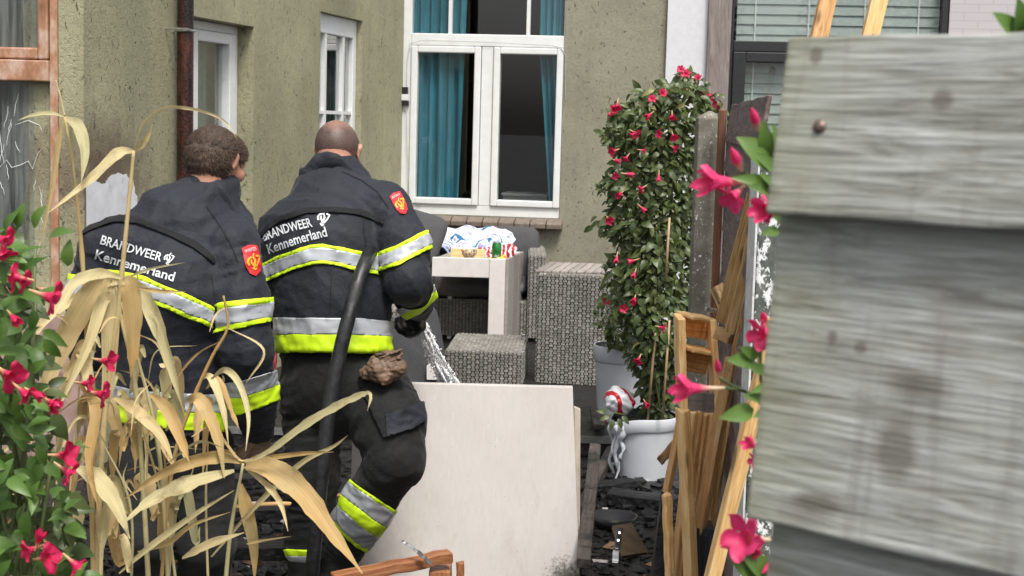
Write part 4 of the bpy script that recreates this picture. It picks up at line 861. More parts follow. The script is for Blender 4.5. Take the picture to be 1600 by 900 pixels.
def fold_noise(P, amp, sc, seed):
    g = np.random.default_rng(seed); o = np.zeros(len(P))
    for i in range(5):
        k = g.normal(size=3) * sc * (1 + .5 * i); k2 = g.normal(size=3) * sc * .6
        o += (1 - np.abs(np.sin(P @ k + g.uniform(0, 6) + 1.3 * np.sin(P @ k2)))) ** 2 / (1 + .6 * i)
    return amp * (o - 1.0)
def smin(a, b, k):
    h = np.clip(.5 + .5 * (b - a) / k, 0, 1); return b * (1 - h) + a * h - k * h * (1 - h)
def sdf(limbs, P, k, grow=0.0, cut=None, noise=None):
    d = None
    for l in limbs:
        q = l.d(P, grow); d = q if d is None else smin(d, q, k)
    if noise is not None: d = d - noise(P)
    if cut is not None:
        for f in cut: d = np.maximum(d, f(P))
    return d
def surface(limbs, res, k=.03, grow=0.0, cut=None, noise=None, pad=.06):
    lo = np.min([np.minimum(l.a, l.b) - max(l.ra, l.rb) for l in limbs], axis=0) - pad; hi = np.max([np.maximum(l.a, l.b) + max(l.ra, l.rb) for l in limbs], axis=0) + pad
    n = np.ceil((hi - lo) / res).astype(int) + 1
    g = np.stack(np.meshgrid(*[lo[i] + res * np.arange(n[i]) for i in range(3)], indexing='ij'), -1).reshape(-1, 3)
    V = np.concatenate([sdf(limbs, c, k, grow, cut, noise) for c in np.array_split(g, max(1, len(g) // 200000))]).reshape(n)
    ins = V < 0
    c8 = [(i, j, k_) for i in (0, 1) for j in (0, 1) for k_ in (0, 1)]
    sl = lambda A, o: A[o[0]:n[0] - 1 + o[0], o[1]:n[1] - 1 + o[1], o[2]:n[2] - 1 + o[2]]
    cnt = sum(sl(ins, o).astype(int) for o in c8); act = (cnt > 0) & (cnt < 8)
    acc = np.zeros(act.shape + (3,)); num = np.zeros(act.shape)
    for o in c8:
        for ax in range(3):
            if o[ax]: continue
            p = list(o); p[ax] = 1; a, b = sl(V, o), sl(V, tuple(p)); x = (a < 0) != (b < 0)
            tt = np.where(x, a / np.where(a == b, 1, a - b), 0)
            for q in range(3): acc[..., q] += np.where(x, o[q] + (tt if q == ax else 0), 0)
            num += x
    ids = -np.ones(act.shape, int); ids[act] = np.arange(act.sum()); idx = np.argwhere(act)
    verts = lo + res * (idx + acc[act] / num[act][:, None])
    faces = []
    for ax in range(3):
        b_, c_ = (ax + 1) % 3, (ax + 2) % 3
        s0 = [slice(None)] * 3; s1 = [slice(None)] * 3; s0[ax] = slice(0, -1); s1[ax] = slice(1, None)
        x = ins[tuple(s0)] != ins[tuple(s1)]; e = np.argwhere(x); e = e[(e[:, b_] > 0) & (e[:, c_] > 0) & (e[:, b_] < n[b_] - 1) & (e[:, c_] < n[c_] - 1)]
        q = []
        for db, dc in ((-1, -1), (0, -1), (0, 0), (-1, 0)):
            w_ = e.copy(); w_[:, b_] += db; w_[:, c_] += dc; q.append(ids[w_[:, 0], w_[:, 1], w_[:, 2]])
        q = np.stack(q, 1); fl = ins[e[:, 0], e[:, 1], e[:, 2]]; q[~fl] = q[~fl][:, ::-1]; faces.append(q)
    return verts, np.concatenate(faces)
def npmesh(name, v, f, mat, parent, smooth=True):
    me = bpy.data.meshes.new(name); me.from_pydata(v.tolist(), [], f.tolist()); me.update(); return mko(name, me, mat, parent, smooth)
def vlabels(v, limbs, k=None):
    return np.argmin(np.stack([l.d(v) for l in limbs]), axis=0)
def normals(v, f):
    n = np.zeros_like(v); fn = np.cross(v[f[:, 2]] - v[f[:, 0]], v[f[:, 3]] - v[f[:, 1]])
    for i in range(4): np.add.at(n, f[:, i], fn)
    return n / (np.linalg.norm(n, axis=1)[:, None] + 1e-12)
def interp(poly, x): return np.interp(x, [p[0] for p in poly], [p[1] for p in poly])
def strip(name, v, f, keep, ang, top, bot, mat, parent, off=.004, s0=0.0, s1=1.0):
    """a band of cloth lying on the surface v,f: the faces between two lines, clipped to them and lifted off"""
    nr = normals(v, f); P = pixn(v); c, s_ = math.cos(ang), math.sin(ang)
    x = P[:, 0] * c + P[:, 1] * s_; y = -P[:, 0] * s_ + P[:, 1] * c
    rot = lambda q: (q[0] * c + q[1] * s_, -q[0] * s_ + q[1] * c)
    T, B = interp(sorted(rot(q) for q in top), x), interp(sorted(rot(q) for q in bot), x); tt = (y - T) / (B - T)
    vv = v + nr * off; out_v, out_f, cache = [], [], {}
    fk = f[keep[f].all(1)]; lo_, hi_ = tt[fk].min(1), tt[fk].max(1); fk = fk[(hi_ > s0) & (lo_ < s1)]
    def put(p):
        k_ = tuple(np.round(p, 6))
        if k_ not in cache: cache[k_] = len(out_v); out_v.append(p)
        return cache[k_]
    for q in fk:
        poly = [(vv[i], tt[i]) for i in q]
        for lim, sg in ((s0, 1), (s1, -1)):
            res = []
            for i in range(len(poly)):
                (pa, ta), (pb, tb_) = poly[i], poly[(i + 1) % len(poly)]; ia, ib = sg * (ta - lim) >= 0, sg * (tb_ - lim) >= 0
                if ia: res.append((pa, ta))
                if ia != ib: r_ = (lim - ta) / (tb_ - ta); res.append((pa + (pb - pa) * r_, lim))
            poly = res
            if len(poly) < 3: break
        if len(poly) >= 3:
            k_ = []; [k_.append(z) for z in (put(p) for p, _ in poly) if z not in k_]
            if len(k_) >= 3: out_f.append(k_)
    if not out_f: return None
    o = mk(name, out_v, out_f, mat, parent, True); sd_ = o.modifiers.new('s', 'SOLIDIFY'); sd_.thickness = .002; sd_.offset = 1; return o
class Skin:
    """ray caster onto a finished surface, for print and badges"""
    def __init__(s, v, f): s.b = BVHTree.FromPolygons([tuple(p) for p in v], [tuple(int(i) for i in q) for q in f])
    def hit(s, px, py, off=.004):
        d = ray(px, py).normalized(); h, n, i, ds = s.b.ray_cast(CP, d)
        if h is None: return None
        return h + (n if n.dot(d) < 0 else -n) * off * .5 - d * off * .5
def printed(name, polys, skin, mat, parent, off=.005, sub=3):
    """flat outlines (pixel polygons as a mesh) laid onto a surface"""
    bm = bmesh.new()
    for vs, fs in polys:
        q = [bm.verts.new((x, y, 0)) for x, y in vs]
        for f in fs:
            try: bm.faces.new([q[i] for i in f])
            except ValueError: pass
    bmesh.ops.triangulate(bm, faces=bm.faces[:])
    for _ in range(sub):
        e = [k for k in bm.edges if k.calc_length() > 3.0]
        if e: bmesh.ops.subdivide_edges(bm, edges=e, cuts=1); bmesh.ops.triangulate(bm, faces=bm.faces[:])
    bad = []
    for q in bm.verts:
        h = skin.hit(q.co.x, q.co.y, off)
        if h is None: bad.append(q)
        else: q.co = h
    bmesh.ops.delete(bm, geom=bad, context='VERTS'); me = bpy.data.meshes.new(name); bm.to_mesh(me); bm.free()
    return mko(name, me, mat, parent)
def text_polys(s, p0, p1, h, skew=0.0, bold=.012, curve=0.0):
    """text laid from pixel p0 to p1 along its baseline, capital height h pixels"""
    cv = bpy.data.curves.new('t', 'FONT'); cv.body = s; cv.offset = bold; cv.resolution_u = 3; o = bpy.data.objects.new('t', cv); COL.objects.link(o)
    me = bpy.data.meshes.new_from_object(o.evaluated_get(bpy.context.evaluated_depsgraph_get())); bpy.data.objects.remove(o)
    co = np.array([q.co[:2] for q in me.vertices]); x0, x1 = co[:, 0].min(), co[:, 0].max(); ch = .69
    ax = np.array(p1, float) - np.array(p0, float); L = np.linalg.norm(ax); ax /= L; up = np.array([ax[1], -ax[0]]); up = up + ax * skew
    s_ = (co[:, 0] - x0) / (x1 - x0); pt = np.array(p0) + np.outer(s_ * L, ax) + np.outer(co[:, 1] / ch * h + curve * np.sin(s_ * math.pi), up)
    return [(pt.tolist(), [tuple(q.vertices) for q in me.polygons])]
def stroke(pts, w0, w1=None):
    w1 = w0 if w1 is None else w1; n = len(pts); L, Rr = [], []
    for i, p in enumerate(pts):
        a, b = np.array(pts[max(i - 1, 0)], float), np.array(pts[min(i + 1, n - 1)], float); d = b - a; d /= np.linalg.norm(d) + 1e-9; nn = np.array([-d[1], d[0]]); w_ = (w0 + (w1 - w0) * i / (n - 1)) / 2
        L.append(np.array(p) + nn * w_); Rr.append(np.array(p) - nn * w_)
    return ([tuple(q) for q in L + Rr], [(i, i + 1, n + i + 1, n + i) for i in range(n - 1)])
def flame(c, s, ang):
    """the fire service's open flame mark: two hooks around a waved bar"""
    ca, sa = math.cos(ang), math.sin(ang); T = lambda P_: [(c[0] + s * (x * ca - y * sa), c[1] + s * (x * sa + y * ca)) for x, y in P_]
    return [stroke(T([(-.05, -.62), (-.42, -.50), (-.62, -.15), (-.52, .28)]), s * .20, s * .30), stroke(T([(-.20, -.34), (-.22, .0), (-.02, .34), (.12, .62)]), s * .20, s * .26),
            stroke(T([(.30, -1.05), (.08, -.62), (.26, -.18), (.10, .40)]), s * .16, s * .26), stroke(T([(.42, -.68), (.84, -.58), (.66, -.08), (.24, .58)]), s * .24, s * .16), stroke(T([(-.18, .62), (.06, .92), (.26, .72)]), s * .26, s * .22)]
def bend(p0, p1, rp, D0=None): pass

def cloth_mat(name, c, rough=.75):
    t = NT(name); v = t.coord(); wv = t.noise(v, 420, 2); f = t.noise(v, 7, 5, .6); f2 = t.noise(v, 26, 4, .6, .8)
    col = t.ramp(f, [(.3, tuple(q * .7 for q in c)), (.7, tuple(q * 1.35 for q in c))])
    return t.fin(col, rough, t.bump(f2, .4, .012, t.bump(wv, .25, .0015)), **{'Sheen Weight': .06, 'Sheen Roughness': .5})
M['jacket'] = cloth_mat('navy_jacket', (.0058, .0080, .0150)); M['trousers'] = cloth_mat('black_trousers', (.0035, .0035, .004), .85)
M['strap'] = mat_plain('black_webbing', (.006, .006, .007), .9)
t = NT('silver_reflective'); v = t.coord(); f = t.noise(v, 14, 5, .6); M['silver'] = t.fin(t.ramp(f, [(.3, (.40, .42, .45)), (.7, (.56, .58, .61))]), .38, t.bump(t.noise(v, 30, 3), .2, .004), Metallic=.25)
M['yellow'] = mat_plain('fluorescent_yellow', (.62, .88, .015), .6, .06, 20, .1, .002)
M['print'] = mat_plain('silver_print', (.62, .64, .66), .45, .1, 90, 0, .001)
M['red_badge'] = mat_plain('red_badge', (.62, .015, .02), .6, .1); M['gold'] = mat_plain('gold_thread', (.70, .36, .03), .5)
t = NT('skin'); v = t.coord(); f = t.noise(v, 18, 5); M['skin'] = t.fin(t.ramp(f, [(.3, (.40, .19, .125)), (.7, (.52, .275, .19))]), .5, t.bump(t.noise(v, 160, 3), .15, .002), **{'Subsurface Weight': .15, 'Subsurface Scale': .01}); t.b.inputs['Subsurface Radius'].default_value = (1, .35, .2)
M['leather'] = mat_plain('tan_leather', (.17, .105, .066), .6, .45, 16, .6, .008, grime=(8, .58, (.06, .04, .03)))
M['rubber'] = mat_plain('black_rubber', (.012, .012, .012), .45)

def head_limbs(c, f, u):
    c, f, u = nvec(c), nvec(f), nvec(u); f = f / np.linalg.norm(f); u = u - f * (u @ f); u /= np.linalg.norm(u); r = np.cross(f, u)
    Q = lambda a, b, d=0.0: c + f * a + u * b + r * d
    H = [Limb(Q(-.022, .012), Q(.028, .015), .086, .082, 'skull', (r, 1.16)), Limb(Q(.05, -.02), Q(.062, -.085), .058, .038, 'jaw', (r, 1.02)), Limb(Q(.098, .0), Q(.112, -.032), .010, .015, 'nose'),
         Limb(Q(.088, .022, -.03), Q(.088, .022, .03), .016, .016, 'brow'), Limb(Q(.092, -.062, -.016), Q(.092, -.062, .016), .009, .009, 'lip'), Limb(Q(.06, -.03, .048), Q(.06, -.03, -.048), .025, .025, 'cheek')]
    for s_ in (1, -1): H += [Limb(Q(.004, .014, .081 * s_), Q(.002, -.026, .077 * s_), .017, .010, 'ear', (r * .94 + f * .34 * s_, 2.4))]
    return H, Q, f, u, r
def hand_limbs(w_, d, n, side=1, curl=.9, sc=1.0):
    """palm, four unequal fingers with two bends, thumb from the side of the palm; d along the hand, n palm normal"""
    w_, d, n = nvec(w_), nvec(d), nvec(n); d /= np.linalg.norm(d); n = n - d * (n @ d); n /= np.linalg.norm(n); s_ = np.cross(d, n) * side
    L = [Limb(w_ - d * .03, w_ + d * .075 * sc, .032, .036, 'palm', (n, 1.7))]
    for i, (o, l) in enumerate(((-.030, .072), (-.010, .082), (.011, .077), (.031, .06))):
        p = w_ + d * .085 * sc + s_ * o; a = curl * .7
        for k_, (fr_, r_) in enumerate(((.45, .0125), (.32, .0115), (.25, .010))):
            dr = d * math.cos(a) + n * math.sin(a); q = p + dr * l * fr_ * sc * 1.1; L.append(Limb(p, q, r_, r_ * .93, 'finger')); p = q; a += curl * .65
    p = w_ + d * .02 - s_ * .03; q = p + d * .035 - s_ * .03 + n * .012; L += [Limb(p, q, .016, .0135, 'thumb'), Limb(q, q + d * .032 + n * .02, .0135, .011, 'thumb')]
    return L
def J(px, py, D, rp=None): return at(px, py, D)
def PXR(rp, D): return rp * D / F
def chain(pts, lab, flat=None, fold=0, ff=120):
    """pts: (px, py, distance, radius px)"""
    return [Limb(at(*a[:3]), at(*b[:3]), PXR(a[3], a[2]), PXR(b[3], b[2]), lab, flat, fold, ff) for a, b in zip(pts, pts[1:])]
def tri_band(v, f, keep, ang, top, bot, jk, yb=.24, style='ysy'):
    if style == 'ysy':
        strip('reflective_band', v, f, keep, ang, top, bot, M['silver'], jk, .0065, yb, 1 - yb)
        strip('yellow_trim', v, f, keep, ang, top, bot, M['yellow'], jk, .0060, 0, yb); strip('yellow_trim', v, f, keep, ang, top, bot, M['yellow'], jk, .0060, 1 - yb, 1)
    else:
        strip('reflective_band', v, f, keep, ang, top, bot, M['silver'], jk, .0065, 0, yb); strip('yellow_trim', v, f, keep, ang, top, bot, M['yellow'], jk, .0060, yb, 1)
def badge(px, py, w_, h_, ang, skin, parent):
    ca, sa = math.cos(ang), math.sin(ang); T = lambda P_: [(px + w_ * x * ca - h_ * y * sa, py + w_ * x * sa + h_ * y * ca) for x, y in P_]
    sh = [(-.5, -.42), (0, -.5), (.5, -.42), (.5, .15), (.35, .38), (0, .5), (-.35, .38), (-.5, .15)]
    b = printed('sleeve_badge', [(T(sh), [tuple(range(8))])], skin, M['red_badge'], parent, .006); 
    printed('badge_emblem', flame((px + .02 * w_, py + .06 * h_), h_ * .26, ang), skin, M['gold'], parent, .009)
    a = T([(-.36, -.28), (.36, -.28)]); printed('badge_lettering', text_polys('BRANDWEER', a[0], a[1], h_ * .09, bold=.0), skin, M['print'], parent, .009, 1)

# ------------------------------------------------------------------ firefighter with brown hair
DA = 4.85; depth = np.array([0, 1.0, 0])
def firefighter_a():
    ff = thing('person', 'brown haired firefighter in navy jacket bending beside the scorched wall, seen from behind', 'person', (at(270, 700, DA).x, DA, 0), 'firefighters in reflective jackets')
    tw = np.array([-.55, .83, 0.0]); tw /= np.linalg.norm(tw)          # thin way of the trunk: he faces away and to the picture's right
    fl = (np.array([.5, .86, 0]), 1.35)
    trunk = chain([(262, 655, 4.95, 96), (262, 560, 4.92, 92), (262, 455, 4.9, 108), (290, 375, 4.95, 74)], 'trunk', fl, .003, 60) + chain([(205, 385, 4.9, 52), (290, 360, 4.95, 58), (352, 372, 5.0, 52)], 'trunk') + chain([(255, 335, 4.95, 44), (325, 312, 5.02, 44), (342, 292, 5.05, 36)], 'trunk') + chain([(350, 360, 5.1, 50), (368, 470, 5.12, 45)], 'trunk')
    rarm = chain([(362, 388, 4.9, 47), (374, 470, 4.84, 45), (384, 545, 4.83, 43)], 'rarm', None, .004, 90) + chain([(384, 545, 4.83, 41), (396, 620, 4.92, 37), (403, 668, 5.0, 29)], 'rarm', None, .004, 105)
    larm = chain([(168, 395, 4.92, 48), (150, 470, 4.92, 43), (148, 545, 5.0, 40)], 'larm', None, .004, 90) + chain([(148, 545, 5.0, 38), (175, 600, 5.25, 32), (200, 640, 5.4, 27)], 'larm', None, .003, 100)
    jl = trunk + rarm + larm
    v, f = surface(jl, .0085, .035, 0, [lambda P: (lambda q: (q[:, 1] - interp([(100, 690), (230, 672), (300, 684), (352, 676), (372, 700), (430, 690)], q[:, 0])) / 500.)(pixn(P))], lambda P: fold_noise(P, .0062, 13, 3) + fold_noise(P, .0016, 36, 5))
    jk = npmesh('jacket', v, f, M['jacket'], ff); lab = np.array([l.lab for l in jl])[vlabels(v, jl)]; sk = Skin(v, f)
    tr_, ra, la = lab == 'trunk', lab == 'rarm', lab == 'larm'
    top = [(110, 405), (160, 418), (225, 432), (262, 448), (300, 463), (330, 478), (345, 482)]; bot = [(110, 438), (160, 447), (225, 468), (262, 482), (300, 499), (330, 510), (345, 513)]
    tri_band(v, f, tr_, 0, top, bot, jk, .2); tri_band(v, f, la, 0, [(90, 425), (180, 440)], [(90, 470), (180, 482)], jk, .2)
    tri_band(v, f, ra, R(-8), [(320, 484), (345, 472), (412, 466)], [(322, 524), (345, 518), (415, 503)], jk, .2)
    tri_band(v, f, ra, R(-8), [(345, 600), (380, 592), (420, 580)], [(350, 648), (380, 645), (430, 626)], jk, .5, 'sy')
    tri_band(v, f, tr_, 0, [(120, 590), (220, 610), (290, 614), (350, 616), (372, 612)], [(120, 650), (220, 664), (290, 671), (350, 674), (372, 668)], jk, .5, 'sy')
    tri_band(v, f, la, 0, [(110, 575), (230, 585)], [(110, 625), (230, 640)], jk, .5, 'sy')
    strip('webbing', v, f, (tr_ | ra | la) & (pixn(v)[:, 0] < 336), 0, [(110, 368), (140, 352), (180, 338), (215, 340), (262, 358), (300, 375), (328, 396), (331, 400)], [(110, 380), (140, 362), (180, 348), (215, 350), (262, 369), (300, 388), (328, 408), (331, 412)], M['strap'], jk, .004).modifiers[0].thickness = .004
    printed('lettering', text_polys('BRANDWEER', (157, 381), (251, 409), 13.5, 0, .016), sk, M['print'], jk); printed('lettering', text_polys('Kennemerland', (148, 404), (271, 440), 14.5, 0, .016), sk, M['print'], jk)
    printed('flame_mark', flame((263, 405), 9.5, R(12)), sk, M['print'], jk); badge(394, 407, 24, 50, R(-12), sk, jk)
    printed('seam', [stroke([(322, 322), (345, 355), (362, 385), (372, 410)], 1.4), stroke([(330, 430), (338, 480)], 1.2), stroke([(300, 515), (290, 600)], 1.2)], sk, M['strap'], jk, .003)
    # collar stands round the neck, its front edge falling along the throat
    cl = chain([(305, 306, 4.98, 25), (318, 288, 5.0, 24), (345, 300, 4.99, 22), (372, 345, 5.0, 19), (398, 374, 5.06, 15)], 'collar', None, .002, 60) + chain([(318, 290, 5.06, 26), (345, 296, 5.12, 26)], 'collar')
    cv, cf = surface(cl, .0075, .02, 0, [lambda P: (lambda q: (interp([(280, 288), (295, 274), (318, 268), (342, 279), (365, 318), (400, 372)], q[:, 0]) - q[:, 1]) / 500.)(pixn(P))]); npmesh('collar', cv, cf, M['jacket'], jk)
    # trousers, boots
    tl = chain([(262, 650, 4.95, 84), (262, 700, 4.95, 82)], 'hip', fl) + chain([(225, 700, 4.95, 56), (222, 840, 4.85, 46), (228, 985, 5.0, 40)], 'lleg', None, .005, 75) + chain([(312, 700, 5.0, 55), (322, 850, 4.95, 45), (318, 985, 5.1, 40)], 'rleg', None, .005, 75)
    tv, tf = surface(tl, .011, .03, 0, None, lambda P: fold_noise(P, .003, 15, 9)); trs = npmesh('trousers', tv, tf, M['trousers'], ff); tlab = np.array([l.lab for l in tl])[vlabels(tv, tl)]
    for s_, x in (('lleg', 225), ('rleg', 320)): tri_band(tv, tf, tlab == s_, 0, [(x - 60, 925), (x + 60, 925)], [(x - 60, 968), (x + 60, 968)], trs, .3)
    for x, D in ((228, 5.0), (318, 5.1)):
        b = at(x, 985, D); bl_ = [Limb(b, (b.x, b.y, .09), .062, .055), Limb((b.x, b.y, .055), (b.x + .09, b.y + .15, .045), .052, .045, 'toe')]; bv, bf = surface(bl_, .012, .03, 0, [lambda P: .004 - P[:, 2]]); npmesh('boot', bv, bf, M['rubber'], ff)
    # body: one continuous figure under the clothes
    HL, Q, hf_, hu, hr = head_limbs(at(338, 252, 5.04), (.44, .85, -.30), (.08, .28, 1))
    neck = [Limb(Q(-.03, -.03), at(318, 335, 5.0), .058, .062, 'neck'), Limb(Q(.01, -.04), at(330, 340, 5.05), .05, .06, 'neck')]
    wr = at(403, 668, 5.0); core = [Limb(l.a, l.b, l.ra * .72, l.rb * .72, l.lab, l.flat) for l in jl + tl]
    hl = hand_limbs(at(404, 680, 5.0), at(412, 745, 5.06) - at(404, 680, 5.0), (-.6, .8, 0), 1, .8); hl2 = hand_limbs(at(205, 650, 5.45), Vector((.2, .7, -.5)), (.6, 0, -.6), -1, .8)
    bv, bf = surface(core + neck + HL + hl + hl2, .0095, .014); npmesh('body', bv, bf, M['skin'], ff)
    for nm, L_, c_ in (('glove', hl, at(403, 664, 5.0)), ('glove', hl2, at(195, 638, 5.38))):
        L_ = [Limb(l.a, l.b, l.ra + .005, l.rb + .005, l.lab, l.flat) for l in L_] + [Limb(c_, L_[0].a, .05, .042, 'cuff')]; gv, gf = surface(L_, .0065, .012); npmesh(nm, gv, gf, M['leather'], ff)
    for s_ in (-1, 1): m = MB(); m.lathe(Vector(Q(.083, .0, .03 * s_)), [(0, -.011), (.008, -.008), (.011, 0), (.008, .008), (0, .011)], 10); m.build('eye', M['white_paint'], ff, True)
    # hair: a rough cap over the scalp with loose tufts
    cap = [Limb(l.a, l.b, l.ra + .011, l.rb + .010, l.lab, l.flat) for l in HL[:1]]
    def hairline(P):
        q = P - nvec(at(338, 252, 5.04)); a, b, d = q @ hf_, q @ hu, np.abs(q @ hr)
        low = -(b + .066 + .25 * np.maximum(a, 0) - np.clip((a + .01) * 2.4, 0, .055)); face = a - .030 - np.clip(b, -.05, .1) * 1.1
        ear = .030 - np.sqrt((a - .0) ** 2 + (b + .012) ** 2) - (d < .05) * .1
        return np.maximum(np.maximum(low, face), ear)
    hv, hf2 = surface(cap, .005, .02, 0, [hairline], lambda P: fold_noise(P, .0018, 75, 4) + fold_noise(P, .0010, 170, 5)); t = NT('brown_hair'); v_ = t.coord(); n_ = t.noise(v_, 90, 6, .7, 1.5); n2 = t.noise(v_, 22, 4, .6, 1)
    M['hair'] = t.fin(t.mix(.5, t.ramp(n_, [(.35, (.022, .014, .009)), (.65, (.11, .07, .046))]), t.ramp(n2, [(.3, (.03, .018, .012)), (.7, (.10, .066, .044))])), .55, t.bump(n_, .7, .006))
    hair = npmesh('hair', hv, hf2, M['hair'], ff); nr = normals(hv, hf2); g = np.random.default_rng(2); tm = MB(); hc = nvec(at(338, 252, 5.04))
    for i in g.choice(len(hv), 11000):
        p, n = hv[i], nr[i]; q = p - hc
        if (q @ n) < .03: continue
        tg = np.cross(n, hr) * (1 if (q @ hu) > .02 else -1) + g.normal(size=3) * .38 + hf_ * .4; tg -= n * (tg @ n); tg /= np.linalg.norm(tg); sd = np.cross(tg, n) * .0008; L = g.uniform(.014, .030)
        c1 = p + n * .0042 + tg * L * .5 + sd * g.uniform(-3, 3); c2 = p + n * g.uniform(.001, .005) + tg * L + sd * g.uniform(-4, 4); p = p - n * .001; tm.add([p - sd, p + sd, c1 + sd, c1 - sd, c2], [(0, 1, 2, 3), (3, 2, 4)])
    t = NT('hair_strand'); gi = t.n('ShaderNodeNewGeometry'); M['strand'] = t.fin(t.mix(gi.outputs['Random Per Island'], (.018, .010, .006), (.11, .068, .042)), .7); tm.build('tufts', M['strand'], hair, True, kind='stuff')
firefighter_a()

# ------------------------------------------------------------------ firefighter with shaven head
def firefighter_b():
    DB = 5.25
    ff = thing('person', 'shaven headed firefighter in navy jacket steadying a hose with one knee bent, back turned', 'person', (at(530, 700, DB).x, DB, 0), 'firefighters in reflective jackets')
    fl = (np.array([.12, .99, 0]), 1.35)
    trunk = chain([(522, 548, 5.22, 92), (518, 470, 5.24, 92), (510, 395, 5.28, 96), (518, 335, 5.36, 72)], 'trunk', fl, .003, 60) + chain([(450, 355, 5.32, 42), (520, 320, 5.4, 50), (590, 325, 5.36, 44)], 'trunk') + chain([(490, 300, 5.42, 34), (525, 270, 5.46, 38), (548, 288, 5.46, 36)], 'trunk')
    rarm = chain([(602, 328, 5.34, 42), (632, 385, 5.22, 39), (638, 440, 5.16, 37)], 'rarm', None, .005, 95) + chain([(638, 440, 5.16, 36), (648, 465, 5.30, 30), (655, 480, 5.42, 24)], 'rarm', None, .003, 120)
    larm = chain([(442, 372, 5.32, 41), (428, 440, 5.30, 36), (432, 490, 5.45, 34)], 'larm', None, .004, 90) + chain([(432, 490, 5.45, 32), (470, 490, 5.7, 28)], 'larm')
    jl = trunk + rarm + larm
    v, f = surface(jl, .0085, .03, 0, [lambda P: (pixn(P)[:, 1] - 549) / 460.], lambda P: fold_noise(P, .0062, 13, 8) + fold_noise(P, .0016, 36, 6))
    jk = npmesh('jacket', v, f, M['jacket'], ff); lab = np.array([l.lab for l in jl])[vlabels(v, jl)]; sk = Skin(v, f); tr_, ra, la = lab == 'trunk', lab == 'rarm', lab == 'larm'
    top = [(400, 420), (412, 412), (435, 400), (458, 392), (485, 383), (505, 381), (530, 386), (565, 393), (600, 396)]; bot = [(400, 448), (412, 442), (435, 433), (458, 422), (485, 414), (505, 412), (530, 416), (565, 426), (600, 430)]
    tri_band(v, f, tr_ | la, 0, top, bot, jk, .18); tri_band(v, f, ra, R(-22), [(585, 398), (620, 384), (652, 366)], [(592, 424), (625, 415), (664, 392)], jk, .2)
    tri_band(v, f, ra & (v[:, 1] > 5.2), R(-35), [(622, 482), (645, 470), (674, 446)], [(632, 500), (655, 488), (684, 462)], jk, .45, 'sy')
    tri_band(v, f, tr_, 0, [(415, 496), (470, 496), (560, 497), (625, 503)], [(415, 549), (470, 548), (560, 549), (625, 551)], jk, .5, 'sy')
    strip('webbing', v, f, (tr_ | ra | la) & (pixn(v)[:, 0] < 602), 0, [(398, 378), (420, 350), (440, 338), (480, 326), (520, 325), (560, 328), (600, 342)], [(398, 388), (420, 360), (440, 347), (480, 335), (520, 333), (560, 337), (600, 352)], M['strap'], jk, .004).modifiers[0].thickness = .004
    printed('lettering', text_polys('BRANDWEER', (413, 377), (489, 354), 14, 0, .016, 2), sk, M['print'], jk); printed('lettering', text_polys('Kennemerland', (421, 397), (512, 369), 15, 0, .016, 2), sk, M['print'], jk)
    printed('flame_mark', flame((504, 342), 12, R(8)), sk, M['print'], jk); badge(624, 318, 18, 38, R(-28), sk, jk)
    printed('seam', [stroke([(535, 268), (565, 282), (590, 300), (608, 326)], 1.4), stroke([(568, 330), (568, 360), (572, 385)], 1.6), stroke([(518, 430), (515, 490)], 1.2)], sk, M['strap'], jk, .003)
    cl = chain([(488, 272, 5.42, 22), (497, 256, 5.42, 19), (522, 250, 5.40, 18), (545, 262, 5.42, 18), (556, 280, 5.48, 18)], 'collar', None, .002, 70) + chain([(497, 262, 5.5, 20), (545, 268, 5.54, 20)], 'collar')
    cv, cf = surface(cl, .0075, .02, 0, [lambda P: (lambda q: (interp([(475, 262), (492, 241), (512, 236), (530, 241), (555, 268)], q[:, 0]) - q[:, 1]) / 460.)(pixn(P))]); npmesh('collar', cv, cf, M['jacket'], jk)
    tl = chain([(525, 545, 5.25, 88), (528, 600, 5.22, 90)], 'hip', fl, .002, 50) + chain([(487, 610, 5.25, 52), (488, 740, 5.22, 45), (478, 850, 5.25, 36)], 'lleg', None, .006, 70) \
        + chain([(580, 610, 5.2, 62), (606, 660, 5.12, 60), (618, 715, 5.05, 48)], 'rthigh', None, .006, 60) + chain([(618, 715, 5.05, 47), (575, 790, 5.12, 42), (532, 860, 5.25, 36)], 'rshin', None, .004, 80)
    tv, tf = surface(tl, .0085, .03, 0, None, lambda P: fold_noise(P, .0058, 14, 12) + fold_noise(P, .0016, 36, 7)); trs = npmesh('trousers', tv, tf, M['trousers'], ff); tlab = np.array([l.lab for l in tl])[vlabels(tv, tl)]; tk = Skin(tv, tf)
    sh = (tlab == 'rshin'); A = R(33)
    top = [(540, 744), (602, 786), (640, 812)]; b2 = [(495, 792), (555, 852), (600, 880)]
    for nm, a, b, mt in (('yellow_trim', 0, .06, 'yellow'), ('reflective_band', .06, .38, 'silver'), ('yellow_trim', .38, .62, 'yellow'), ('reflective_band', .62, .93, 'silver'), ('yellow_trim', .93, 1.0, 'yellow')): strip(nm, tv, tf, sh, A, top, b2, M[mt], trs, .006, a, b)
    tri_band(tv, tf, tlab == 'lleg', 0, [(420, 858), (540, 858)], [(420, 895), (540, 895)], trs, .25)
    pk = [(562, 600), (600, 590), (640, 588), (662, 650), (640, 672), (600, 684)]; po = printed('cargo_pocket', [(pk, [tuple(range(6))])], tk, M['trousers'], trs, .012, 5); po.modifiers.new('s', 'SOLIDIFY').thickness = -.014
    printed('pocket_flap', [([(602, 648), (660, 628), (664, 655), (640, 672), (606, 682)], [(0, 1, 2, 3, 4)])], tk, M['jacket'], trs, .018, 5)
